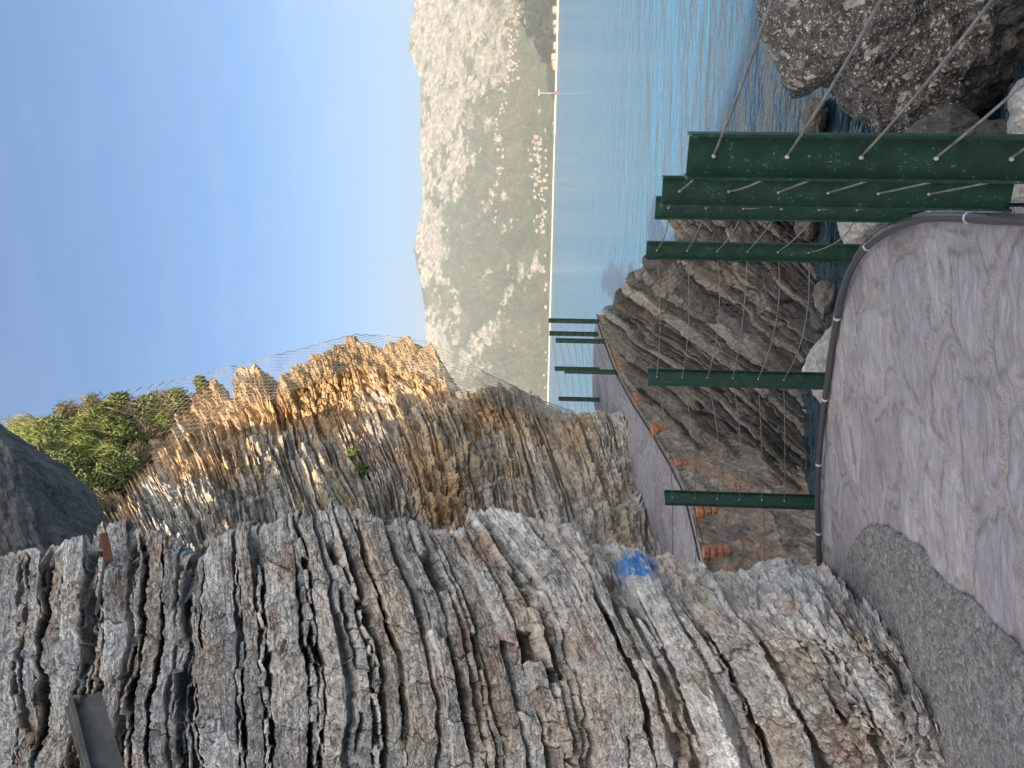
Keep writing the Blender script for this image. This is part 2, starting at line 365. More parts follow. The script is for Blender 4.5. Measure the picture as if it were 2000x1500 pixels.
# ------------------------------------------------------------------ mid cliff (ochre, behind the far path)
msil = np.array([(-300, 930), (-60, 880), (20, 850), (80, 820), (140, 795), (200, 778), (300, 768), (372, 766), (384, 746), (418, 741), (428, 778), (452, 776), (460, 716), (500, 710), (508, 730), (520, 770), (540, 766), (552, 745), (580, 712), (618, 692), (640, 672), (690, 656), (718, 668), (748, 682), (760, 667), (790, 661), (812, 672), (842, 671), (852, 692), (862, 712), (880, 748), (892, 766), (930, 760), (960, 756), (1000, 750), (1030, 768), (1062, 790), (1092, 801), (1130, 806), (1162, 796), (1200, 802), (1300, 815)], float)
def mid_depth(V, PY):
    base = np.interp(PY, [640, 830, 1090, 1300], [17.6, 16.6, 12.4, 9.5])
    hh = np.clip((np.interp(PY, [700, 830, 1090, 1300], [1180, 1190, 1300, 1390]) - V) / 1000, -.2, 1.4)
    D = base + hh * 1.2
    step = np.interp(V, [0, 250, 300, 400, 600, 640, 880, 1000], [1010, 965, 930, 862, 828, 836, 772, 700])
    D = D + .9 * (1 - sst(-14, 14, PY - step - 8 * fbm(V / 40, PY / 40, 5, 3)))
    D = D - .55 * np.exp(-((PY - 1000 + .3 * (V - 600)) / 70) ** 2) + .35 * np.sin(V / 60 + PY / 90)
    return D
def build_mid_cliff():
    T = np.arange(-260, 1265, 1.6); nT = len(T); c = np.linspace(0, 1, 330)
    ps = np.full(nT, 720.)
    for _ in range(12): ps = .5 * ps + .5 * np.interp(T + .35 * (ps - 700), msil[:, 0], msil[:, 1])
    ps += 3 + 9 * fbm(T / 8, T * 0, 71, 3, .6) * (np.clip((T - 330) / 60, 0, 1))
    PY = ps[:, None] + c[None] * (1200 - ps[:, None]); V = T[:, None] + .35 * (PY - 700) + 22 * fbm(PY / 170, T[:, None] / 300, 61, 2)
    V = T[:, None] + .35 * (PY - 700) + (V - T[:, None] - .35 * (PY - 700)) * c[None] ** .5
    G = P(V, PY, mid_depth(V, PY))
    nb = 50; s = np.linspace(1, 0, nb, endpoint=False) ** 1.4 * 2.5
    B = blur(G[:, :1], 2, 0) + s[None, :, None] * np.array([-.35, 1.0, -.1])
    G = np.concatenate([B, G], 1); G = blur(G, 2, 1)
    S = np.concatenate([PY[:, :1] - s[None] * 90, PY], 1); Tg = np.broadcast_to(T[:, None], S.shape)
    nrm = normals(blur(blur(G, 14, 0), 10, 1))
    if (nrm[nT // 2, 200] * (EYE - G[nT // 2, 200])).sum() < 0: nrm = -nrm
    bd = make_bounds(-400, 1400, [(.55, 3.5, 7), (.35, 7, 13), (.10, 14, 24)], 9)
    d, k, f, R, q, gp = bedded(Tg, S, bd, 203, amp=.075, gap=(.03, .15), gapw=(1.4, 3.0), warp=(11, 90), block=(1.5, 6), openp=.42, rough=.06, hollow=.05)
    gold = sst(840, 770, S) * sst(500, 580, Tg) * sst(920, 860, Tg)
    m1, m2, mr = cells(S / 17 + .5 * fbm(S / 20, Tg / 20, 181, 3), Tg / 11 + .5 * fbm(S / 20, Tg / 20, 182, 3), 183); k1, k2, kr = cells(S / 40 + .4 * fbm(S / 30, Tg / 30, 184, 3), Tg / 26, 185)
    fr = .12 * (mr - .5) - .07 * (1 - sst(0, .16, m2 - m1)); fr2 = .22 * (kr - .5) - .07 * (1 - sst(0, .1, k2 - k1))
    d = d * (1 - .68 * gold) + fr * (.45 + .55 * gold) + fr2 * (.5 + .2 * gold)
    d += .22 * fbm(S / 55, Tg / 75, 177, 4, .55) + .16 * fbm(S / 26, Tg / 22, 178, 3)
    d *= 1 - .35 * (1 - sst(50, 80, np.arange(S.shape[1])))[None]
    G = G + nrm * d[..., None]
    vv, pp = proj(G)
    pal = np.array([(.48, .425, .355), (.52, .47, .41), (.44, .375, .30), (.48, .38, .26), (.53, .49, .43), (.40, .35, .30)])
    C = pal[(R(9) * 6).astype(int).clip(0, 5)] * (.8 + .4 * q(8))[..., None]
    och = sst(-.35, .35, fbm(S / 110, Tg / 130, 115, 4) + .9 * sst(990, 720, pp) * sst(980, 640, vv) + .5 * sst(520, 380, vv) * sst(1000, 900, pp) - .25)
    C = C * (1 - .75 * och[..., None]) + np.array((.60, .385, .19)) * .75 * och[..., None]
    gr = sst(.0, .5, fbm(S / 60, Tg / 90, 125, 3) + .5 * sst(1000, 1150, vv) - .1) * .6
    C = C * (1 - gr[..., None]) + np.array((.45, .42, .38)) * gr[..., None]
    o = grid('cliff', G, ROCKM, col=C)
    return tag(o, 'ochre bedded cliff in sunlight above the far bend of the path, under wire netting', 'cliff', kind='structure')
mid_cliff = build_mid_cliff()

# dark smooth slab above the near cliff
def slab():
    py = np.linspace(800, 1130, 150); v = np.linspace(-420, 160, 160)
    edge = np.interp(v, [-420, -150, 0, 30, 60, 85, 115, 200], [560, 745, 850, 885, 955, 1010, 1055, 1110])
    c = np.linspace(0, 1, 150)
    PY = edge[:, None] + c[None] * (1330 - edge[:, None]); V = np.broadcast_to(v[:, None], PY.shape)
    D = 7.4 - 1.0 * c[None] + .0 * V
    G = P(V, PY, D); nb = 30; s = np.linspace(1, 0, nb, endpoint=False) * 1.8
    G = np.concatenate([G[:, :1] + s[None, :, None] * np.array([-.45, 1, 0.1]), G], 1); G = blur(blur(G, 2, 1), 4, 0)
    n = normals(G)
    if (n[80, 90] * (EYE - G[80, 90])).sum() < 0: n = -n
    i, j = np.mgrid[0:G.shape[0], 0:G.shape[1]]
    G = G + n * (.09 * fbm(i / 40 + j / 60, j / 50, 5, 5) + .045 * fbm(i / 6, j / 14, 8, 4) - .06 * sst(.62, .95, fbm(i / 60 + j / 40, j / 22 - i / 90, 12, 3, .55, True)))[..., None]
    C = np.ones(G.shape) * np.array((.17, .165, .16)) * (.8 + .4 * vn(i / 12., j / 30., 4))[..., None]
    return tag(grid('rock_slab', G, ROCKD, col=C), 'dark smooth rock slab leaning over the top of the grey cliff', 'rock slab', kind='structure')
slab()

# ------------------------------------------------------------------ unseen hillside behind the viewer, crest shaped to shade the cove
def hillside():
    d0 = 40.0; tn = math.tan(SUN_EL); ep = np.array([.954, -.30])
    a = np.linspace(-24, 14, 260); b = np.linspace(-16, 16, 61)
    Aa, Bb = np.meshgrid(a, b, indexing='ij')
    top = EYE[2] + tn * d0 + np.interp(Aa, [-24, -9, -5.65, -5.25, -3, -1.5, 0, 2, 14], [13.4, 12.9, 12.6, 10.9, 10.9, 8.6, 7.0, 5.6, 5.2]) + .35 * fbm(Aa / 1.4, Aa * 0, 3, 3)
    sh = np.clip(1 - np.abs(Bb) / 16, 0, 1)
    hgt = top * sh ** .7 + .8 * fbm(Aa / 4, Bb / 4, 3, 4) * sh * np.clip(np.abs(Bb) / 3, 0, 1)
    hgt = hgt * sst(0, 3.5, np.minimum(Aa + 24, 14 - Aa)) - 2.5 * (1 - sh)
    XY = SH[None, None] * (d0 - Bb)[..., None] + ep * Aa[..., None]
    G = np.concatenate([XY, hgt[..., None]], -1)
    C = np.ones(G.shape) * np.array((.40, .34, .27)) * (.7 + .5 * vn(Aa * 1.3, Bb * 1.3, 4))[..., None]
    tag(grid('hillside', G, ROCKM, col=C), 'unseen rocky hillside behind the viewer, shaped to shade the cove', 'hillside', kind='structure')
hillside()

# ------------------------------------------------------------------ near path
def paving_mat(name, mask=True):
    m, N, L, B = newmat(name); v = N.new('ShaderNodeTexCoord').outputs['Object']
    wn = noise_node(N, L, v, 2.6, 4); wv = N.new('ShaderNodeVectorMath'); wv.operation = 'MULTIPLY_ADD'
    L.new(wn.outputs['Color'], wv.inputs[0]); wv.inputs[1].default_value = (.20, .20, .0); L.new(v, wv.inputs[2])
    mp = N.new('ShaderNodeMapping'); mp.inputs['Scale'].default_value = (1.9, 3.0, 0); mp.inputs['Rotation'].default_value = (0, 0, .25); L.new(wv.outputs[0], mp.inputs[0])
    def vor(feat):
        n = N.new('ShaderNodeTexVoronoi'); n.voronoi_dimensions = '2D'; n.feature = feat; n.inputs['Scale'].default_value = 1.0; L.new(mp.outputs[0], n.inputs['Vector']); return n
    ed = vor('DISTANCE_TO_EDGE').outputs['Distance']; cc = vor('F1').outputs['Color']
    jn = noise_node(N, L, v, 14, 4)
    edn = mth(N, L, 'ADD', ed, mth(N, L, 'MULTIPLY', mth(N, L, 'SUBTRACT', jn.outputs[0], .5), .22))
    joint = mth(N, L, 'MULTIPLY', mrange(N, L, edn, .095, .05), mrange(N, L, wn.outputs[0], .36, .55, .35, 1.0)); rimd = mth(N, L, 'MULTIPLY', mrange(N, L, edn, .10, .125), mrange(N, L, edn, .17, .135))
    ms = N.new('ShaderNodeMapping'); ms.inputs['Scale'].default_value = (5, 22, 8); L.new(wv.outputs[0], ms.inputs[0])
    tone = None
    if mask:
        aj = N.new('ShaderNodeAttribute'); aj.attribute_name = 'joint'; ato = N.new('ShaderNodeAttribute'); ato.attribute_name = 'tone'; al_ = N.new('ShaderNodeAttribute'); al_.attribute_name = 'lip'
        joint = mth(N, L, 'MULTIPLY', mrange(N, L, mth(N, L, 'ADD', aj.outputs['Fac'], mth(N, L, 'MULTIPLY', mth(N, L, 'SUBTRACT', jn.outputs[0], .5), .9)), .35, .65), mrange(N, L, wn.outputs[0], .34, .52, .45, 1.0)); rimd = mth(N, L, 'MULTIPLY', al_.outputs['Fac'], .8); tone = ato.outputs['Fac']
    streak = noise_node(N, L, ms.outputs[0], 1.6, 6, .65); grit = noise_node(N, L, v, 190, 3, .7); big = noise_node(N, L, v, 1.2, 3)
    sc = N.new('ShaderNodeSeparateColor'); L.new(cc, sc.inputs[0])
    stone = mixc(N, L, tone if tone is not None else sc.outputs[0], (.245, .228, .258), (.335, .325, .355))
    stone = mixc(N, L, 1.0, stone, mixc(N, L, mrange(N, L, streak.outputs[0], .35, .65), (.74,) * 3, (1.18,) * 3), 'MULTIPLY')
    stone = mixc(N, L, mrange(N, L, big.outputs[0], .5, .7, 0, .35), stone, (.36, .31, .27))
    mort = mixc(N, L, mrange(N, L, grit.outputs[0], .36, .62), (.19, .178, .175), (.50, .48, .47))
    c = mixc(N, L, mth(N, L, 'MULTIPLY', joint, .72), stone, mort)
    st_ = noise_node(N, L, v, 3.3, 6, .7); c = mixc(N, L, mrange(N, L, st_.outputs[0], .54, .70, 0, .55), c, (.14, .125, .115))     # dirt stains
    c = mixc(N, L, mth(N, L, 'MULTIPLY', rimd, mrange(N, L, jn.outputs[0], .40, .55, 0, .8)), c, (.11, .10, .10))
    h = mth(N, L, 'ADD', mth(N, L, 'MULTIPLY', streak.outputs[0], .9), mth(N, L, 'MULTIPLY', joint, -.25))
    h = mth(N, L, 'ADD', h, mth(N, L, 'MULTIPLY', mth(N, L, 'MULTIPLY', grit.outputs[0], joint), .45))
    if mask:
        at = N.new('ShaderNodeAttribute'); at.attribute_name = 'patch'
        agg = N.new('ShaderNodeTexVoronoi'); agg.inputs['Scale'].default_value = 46; agg.feature = 'F1'; L.new(v, agg.inputs['Vector'])
        ag2 = noise_node(N, L, v, 95, 4, .8)
        con = mixc(N, L, mrange(N, L, ag2.outputs[0], .36, .66), (.10, .098, .10), (.40, .385, .385))
        con = mixc(N, L, mrange(N, L, big.outputs[0], .45, .65, 0, .3), con, (.27, .26, .26))
        sa = N.new('ShaderNodeSeparateColor'); L.new(agg.outputs['Color'], sa.inputs[0]); con = mixc(N, L, 1.0, con, mixc(N, L, sa.outputs[0], (.6,) * 3, (1.35,) * 3), 'MULTIPLY')
        pf = mrange(N, L, at.outputs['Fac'], .4, .6)
        c = mixc(N, L, pf, c, con)
        c = mixc(N, L, mth(N, L, 'MULTIPLY', mrange(N, L, mth(N, L, 'ABSOLUTE', mth(N, L, 'SUBTRACT', at.outputs['Fac'], .4)), .3, .05), mrange(N, L, jn.outputs[0], .4, .6, .1, .9)), c, (.06, .055, .055))
        h = mixc(N, L, pf, h, mth(N, L, 'ADD', mth(N, L, 'MULTIPLY', agg.outputs['Distance'], -1.1), ag2.outputs[0]))
        rim = mth(N, L, 'MULTIPLY', mrange(N, L, at.outputs['Fac'], .25, .5), mrange(N, L, at.outputs['Fac'], .75, .5))
    L.new(c, B.inputs['Base Color']); B.inputs['Roughness'].default_value = .82
    L.new(bump(N, L, h, .022, .9), B.inputs['Normal']); return m
PAVE = paving_mat('crazy_paving_and_concrete'); PAVEF = paving_mat('crazy_paving_far', False)
def inpoly(x, y, poly):
    r = np.zeros(x.shape, bool); n = len(poly)
    for i in range(n):
        x1, y1 = poly[i]; x2, y2 = poly[(i + 1) % n]
        c = ((y1 > y) != (y2 > y)) & (x < (x2 - x1) * (y - y1) / (y2 - y1 + 1e-12) + x1); r ^= c
    return r
edge_px = [(2300, 395), (2100, 402), (2000, 405), (1880, 402), (1800, 406), (1745, 425), (1690, 458), (1648, 520), (1622, 610), (1606, 720), (1597, 850), (1591, 985), (1592, 1115)]
near_edge = on_plane(np.array([e[0] for e in edge_px], float), np.array([e[1] for e in edge_px], float))
near_edge = np.vstack([np.array([[near_edge[0, 0] + .05, -.6, zplane(near_edge[0, 0], -.6)]]), near_edge,
                       np.array([[-2.6, near_edge[-1, 1] + .5, 0], [-4.0, near_edge[-1, 1] + 1.2, 0]])])
near_edge[:, 2] = zplane(near_edge[:, 0], near_edge[:, 1])
def resample(pl, n):
    s = np.r_[0, np.cumsum(np.linalg.norm(np.diff(pl, axis=0), axis=1))]
    return np.stack([np.interp(np.linspace(0, s[-1], n), s, pl[:, i]) for i in range(3)], 1)
EDGE = blur(resample(near_edge, 400), 6, 0)
def near_path():
    n = 560; inner = np.stack([np.linspace(-2.0, -4.6, n), np.linspace(-.6, 4.6, n)], 1)
    q = np.linspace(0, 1, 460); EDG = resample(EDGE, n)
    XY = inner[:, None] * (1 - q)[None, :, None] + EDG[:, None, :2] * q[None, :, None]
    patch_px = np.array([(1640, 1150), (1652, 1090), (1668, 1060), (1700, 1022), (1735, 1030), (1775, 1050), (1800, 1068), (1830, 1115), (1870, 1150), (1905, 1172), (1950, 1225), (1992, 1262), (2040, 1320), (2300, 1600), (2300, 2600), (1700, 2600)], float)
    pw = on_plane(patch_px[:, 0], patch_px[:, 1])
    pj = XY + .018 * np.stack([fbm(XY[..., 0] * 9, XY[..., 1] * 9, 3, 3), fbm(XY[..., 0] * 9, XY[..., 1] * 9, 6, 3)], -1)
    m = blur(blur(inpoly(pj[..., 0], pj[..., 1], pw[:, :2]).astype(float), 1, 0), 1, 1)
    z = zplane(XY[..., 0], XY[..., 1]) + .012 * fbm(XY[..., 0] * 2.2, XY[..., 1] * 2.2, 5, 4) + .018 * m + m * .012 * fbm(XY[..., 0] * 16, XY[..., 1] * 16, 8, 3)
    wx = XY[..., 0] + .10 * fbm(XY[..., 0] * 2.6, XY[..., 1] * 2.6, 41, 3); wy = XY[..., 1] + .07 * fbm(XY[..., 0] * 2.6, XY[..., 1] * 2.6, 44, 3)
    s1, s2, sr = cells(wx * 2.0 + .5 * wy, wy * 3.3, 47); ed = s2 - s1 + .09 * fbm(XY[..., 0] * 13, XY[..., 1] * 13, 49, 3)
    jt = 1 - sst(.06, .17, ed)
    z += (1 - m) * (.010 * (sr - .5) - .011 * jt + .006 * fbm(XY[..., 0] * 5, XY[..., 1] * 17, 51, 4, .6) * (1 - jt) + .003 * fbm(XY[..., 0] * 40, XY[..., 1] * 40, 53, 2))
    z -= .03 * sst(.975, 1.0, q)[None]
    G = np.concatenate([XY, z[..., None]], -1)
    tag(grid('path', G, PAVE, smooth=True, attrs={'patch': m, 'joint': jt, 'tone': sr, 'lip': (1 - sst(.0, .09, np.abs(ed - .17)))}), kind='structure')
near_path()
def near_wall():
    h = np.linspace(0, 1, 60); G = EDGE[:, None, :] + np.zeros((1, 60, 3))
    t = np.gradient(EDGE, axis=0); nn = np.stack([t[:, 1], -t[:, 0], 0 * t[:, 0]], 1); nn /= np.linalg.norm(nn, axis=1, keepdims=True)
    s = np.arange(400)[:, None] * .03
    nn = nn * np.where((nn * np.array([1., 1, 0])).sum(1) < 0, -1, 1)[:, None]
    G[..., 2] -= .02 + h[None] * 2.2; out = .012 + .22 * h[None] + (.07 * fbm(s * 3, h[None] * 8, 4, 4)) * sst(0, .1, h)[None]
    G = G + nn[:, None] * out[..., None]
    C = np.ones(G.shape) * np.array((.36, .34, .31)) * (.75 + .5 * vn(s * 4, h[None] * 9, 9))[..., None]
    tag(grid('retaining_wall', G, ROCK, col=C, flip=True), 'low rough stone retaining wall carrying the near path above the water', 'wall')
near_wall()

# ------------------------------------------------------------------ railings
def metal_green():
    m, N, L, B = newmat('dark_green_paint'); v = N.new('ShaderNodeTexCoord').outputs['Object']
    n = noise_node(N, L, v, 22, 5); s = noise_node(N, L, v, 130, 2)
    c = mixc(N, L, mrange(N, L, n.outputs[0], .3, .7), (.005, .029, .019), (.012, .055, .036))
    f = mth(N, L, 'MULTIPLY', mrange(N, L, s.outputs[0], .63, .66), mrange(N, L, n.outputs[0], .50, .58, 0, .7))
    c = mixc(N, L, f, c, (.2, .3, .26)); L.new(c, B.inputs['Base Color']); B.inputs['Roughness'].default_value = .5
    L.new(bump(N, L, n.outputs[0], .004, .6), B.inputs['Normal']); return m
GREEN = metal_green(); STEEL = plain('weathered_wire', (.26, .24, .22), .5, .35, 30, .6); BOLT = plain('pale_bolt', (.55, .55, .52), .5, .3, 60, .3)
def ibeam(base, h, ang, wd=.1, fl=.055, tf=.007, tw=.006, lean=(0, 0)):
    wv = np.array([math.cos(ang), math.sin(ang), 0]); nv = np.array([-math.sin(ang), math.cos(ang), 0]); a, b = wd / 2, fl / 2
    sec = [(-a, -b), (-a + tf, -b), (-a + tf, -tw / 2), (a - tf, -tw / 2), (a - tf, -b), (a, -b), (a, b), (a - tf, b), (a - tf, tw / 2), (-a + tf, tw / 2), (-a + tf, b), (-a, b)]
    V = []
    for z in (-.05, h):
        for x, y in sec: V.append(base + wv * x + nv * y + np.array([lean[0] * z, lean[1] * z, z]))
    V = np.array(V); n = 12
    Q = [[i, (i + 1) % n, n + (i + 1) % n, n + i] for i in range(n)]
    for o_ in (0, n): Q += [[o_ + 0, o_ + 1, o_ + 10, o_ + 11], [o_ + 4, o_ + 5, o_ + 6, o_ + 7], [o_ + 2, o_ + 3, o_ + 8, o_ + 9]]
    return V, np.array(Q)
WD = [.058 + .163 * i for i in range(6)]
def rail_wires(pp, root, sagf, rad, seed, levels=WD):
    rr = random.Random(seed)
    for li, dz in enumerate(levels):
        pts = []
        for a, b in zip(pp[:-1], pp[1:]):
            sg = sagf * np.linalg.norm(b - a) * (.3 + rr.random() * (1.0 + .5 * li)); sd = rr.uniform(-.3, .6) * sg
            for t in np.linspace(0, 1, 14, endpoint=False):
                q = a * (1 - t) + b * t + np.array([0, 0, PH - dz]); k = 4 * t * (1 - t)
                pts.append(q - np.array([sd * k, sd * .4 * k, sg * k]))
        pts.append(pp[-1] + np.array([0, 0, PH - dz]))
        m = MB(); m.tube(pts, rad, 6); m.build('wire', STEEL, root, smooth=True)
def railing(pp, angs, label, seed, rad=.003, sag=.018, bolts=True, wires=True):
    root = empty('railing', pp[min(2, len(pp) - 1)], label=label, cat='railing')
    for i, (p, a) in enumerate(zip(pp, angs)):
        m = MB(); m.add(*ibeam(p, PH, a)); po = m.build('post', GREEN, root)
        if bolts and i:
            nv = np.array([-math.sin(a), math.cos(a), 0]); nv = nv * (-1 if nv @ (EYE - p) < 0 else 1)
            for dz in WD:
                b = MB(); c = p + np.array([0, 0, PH - dz]); b.tube([c + nv * .003, c + nv * .007, c + nv * .012], [.005, .005, .0025], 8)
                ob = b.build('bolt', BOLT, None); ob.parent = po; ob.matrix_parent_inverse = (po.matrix_parent_inverse).inverted() if False else Matrix.Translation((0, 0, 0))
    if wires: rail_wires(pp, root, sag, rad, seed)
    return root
def face(p, off=0.0): return math.atan2(p[1] - EYE[1], p[0] - EYE[0]) - math.pi / 2 + off
offs = [0, -.12, -.05, -.05, -.08, .42, .42, .3]
railing(posts, [face(p, o) for p, o in zip(posts, offs)], 'dark green steel railing with wire strands along the near edge of the path', 4)
far_a = [post_at((1088, 667), (1182, 667)), post_at((1103, 727), (1203, 727))]
fp = lambda t, b, py, D: np.array([*P(np.array(float(b)), np.array(float(py)), np.array(D))])
A1 = fp(1072, 1166, 628, 16.8); B1 = fp(1073, 1164, 653, 17.4); C1 = fp(1086, 1182, 667, 16.4); D1 = fp(1079, 1172, 722, 17.9); E1 = fp(1103, 1203, 727, 15.9); F1 = fp(1088, 1178, 781, 18.3); F2 = fp(1090, 1180, 850, 18.8)
railing([E1, C1, A1], [face(p, .2) for p in (E1, C1, A1)], 'small far green railing along the cove side of the path bend', 8, .003, .01, False)
railing([A1 + np.array([0.12, .1, 0]), B1, D1, F1, F2][1:], [face(p, .3) for p in (B1, D1, F1, F2)], 'small far green railing on the open sea side of the path bend', 9, .003, .01, False)

# pipe along the near edge
def pipe():
    px = [(2300, 428), (2120, 430), (2000, 430), (1930, 428), (1860, 423), (1800, 424), (1755, 438), (1710, 465), (1680, 495), (1660, 530), (1640, 590), (1622, 680), (1608, 780), (1600, 880), (1597, 990), (1598, 1118), (1600, 1180)]
    w_ = on_plane(np.array([p[0] for p in px], float), np.array([p[1] for p in px], float), .035)
    s = np.arange(160); pts = blur(resample(w_, 160), 3, 0); pts[:, 2] += .006 * np.sin(s / 9.) - .004
    m, N, L, B = newmat('black_plastic_conduit'); B.inputs['Base Color'].default_value = (.05, .052, .056, 1); B.inputs['Roughness'].default_value = .38
    b = MB(); b.tube(pts, .019, 12); o = b.build('conduit', m, smooth=True)
    tag(o, 'black plastic conduit lying along the seaward edge of the near path', 'conduit')
    for k in (30, 62, 84, 105, 122, 140):
        t = pts[k + 1] - pts[k - 1]; c = MB(); c.tube([pts[k] - t * .12, pts[k] + t * .12], .0215, 10); setpar(c.build('clip', BOLT), o)
    return o
pipe()

# ------------------------------------------------------------------ far path, its wall and the rock under it
fo_px = np.array([(1165, 612), (1172, 632), (1184, 668), (1204, 722), (1236, 782), (1280, 850), (1312, 905), (1340, 960), (1358, 1030), (1372, 1090), (1385, 1160)], float)
fo_D = np.array([17.2, 16.8, 16.4, 15.9, 14.9, 13.5, 12.4, 11.4, 10.6, 10.0, 9.5])
fi_px = np.array([(1160, 640), (1160, 700), (1163, 760), (1172, 810), (1188, 850), (1205, 900), (1232, 955), (1262, 1005), (1290, 1060), (1305, 1100), (1330, 1180)], float)
fi_D = np.array([18.2, 18.6, 18.8, 18.2, 17.2, 16.0, 14.8, 13.8, 13.0, 12.4, 11.6])
FO = blur(resample(P(fo_px[:, 0], fo_px[:, 1], fo_D), 200), 3, 0); FI = resample(P(fi_px[:, 0], fi_px[:, 1], fi_D), 200)
q = np.linspace(-.0, 1.25, 60)
G = FO[:, None] * (1 - q)[None, :, None] + FI[:, None] * q[None, :, None]
G[..., 2] += .015 * fbm(G[..., 0] * 2, G[..., 1] * 2, 8, 3) - .02
tag(grid('path', G, PAVEF, smooth=True), kind='structure')
SEA = EYE[2] - 3.6
def far_wall():
    n, m = 420, 200
    e = resample(FO, n); h = np.linspace(0, 1, m)
    pxe, pye = proj(e)
    vbot = np.interp(pye, [600, 640, 700, 800, 860, 900, 1000, 1160], [1215, 1232, 1290, 1370, 1440, 1570, 1610, 1640])
    Dbot = np.interp(pye, [600, 640, 700, 800, 860, 900, 1000, 1160], [16.0, 15.9, 15.3, 13.4, 12.0, 10.7, 9.9, 9.2])
    b = P(vbot, pye + 6, Dbot)
    G = e[:, None] * (1 - h)[None, :, None] + b[:, None] * h[None, :, None]
    s = np.linspace(0, 10, n)[:, None] * np.ones((1, m)); hh = np.ones((n, 1)) * h[None] * np.linalg.norm(b - e, axis=1)[:, None]
    nrm = normals(G)
    if (nrm[n // 2, m // 2] * (EYE - G[n // 2, m // 2])).sum() < 0: nrm = -nrm
    d1, d2, r = cells(s * 4.2 + .4 * fbm(s * 5, hh * 5, 2, 2), hh * 5.0, 5)
    d = .05 * (r - .4) * sst(0, .25, d2 - d1) + .05 * fbm(s * 1.6, hh * 1.6, 4, 5) + .02 * fbm(s * 14, hh * 14, 7, 3)
    d = d * sst(0, .08, hh) + .04 * (hh < .05)
    G = G + nrm * d[..., None]
    C = np.array([(.20, .17, .145), (.24, .205, .17), (.165, .14, .125), (.27, .24, .205)])[(r * 4).astype(int).clip(0, 3)] * (.75 + .5 * vn(s * 18, hh * 18, 8))[..., None]
    st = sst(.05, .4, fbm(s * 1.1, hh * 1.4, 14, 4)); C = C * (1 - .6 * st[..., None]) + np.array((.30, .185, .11)) * .6 * st[..., None]
    root = tag(grid('retaining_wall', G, ROCKD, col=C), 'brown rubble retaining wall under the far path with orange bricks near its top', 'wall')
    br = plain('terracotta_brick', (.37, .165, .095), .95, .5, 14, 0, .03)
    for (px, py, D, wpx, hpx) in ((1204, 655, 16.45, 30, 15), (1226, 708, 15.9, 40, 22), (1256, 780, 14.8, 32, 20), (1290, 840, 13.6, 36, 22), (1343, 910, 12.25, 50, 20), (1380, 1004, 10.95, 44, 18), (1398, 1082, 10.1, 52, 18)):
        k2 = np.argmin(abs(pye - py)); D = e[k2, 1] - .05; c = P(np.array(px + 0.), np.array(py + 0.), np.array(D)); k = D / F; t = e[min(k2 + 4, n - 1)] - e[max(k2 - 4, 0)]; t[2] *= .4; t /= np.linalg.norm(t); o_ = np.cross(t, [0, 0, 1.]); o_ /= np.linalg.norm(o_)
        if o_ @ (EYE - c) < 0: o_ = -o_
        mb = MB(); hz = wpx * k / 2; wx = hpx * k / 2 * 1.3
        nn_ = max(2, round(wpx / 13)); c = c + o_ * .012
        for a in range(nn_):
            zc = -hz + (a + .5) * 2 * hz / nn_
            mb.box(c + np.array([0, 0, -zc]) + o_ * random.uniform(-.012, .012), t * wx * random.uniform(.85, 1.15), o_ * .09, np.array([0, 0, hz / nn_ * .9]) + t * random.uniform(-.01, .01))
        b_ = mb.build('brick', br); b_.parent = root
        bv = b_.modifiers.new('bevel', 'BEVEL'); bv.width = .012; bv.segments = 2
    # black cable lying on the outer edge of the path
    return root
far_wall()
cab = MB(); pts = FO[10:190] + np.array([-.03, .05, .03]); cab.tube(pts, .016, 8)
tag(cab.build('cable', plain('black_cable', (.03, .03, .032), .5), smooth=True), 'thin black cable along the outer edge of the far path', 'cable')

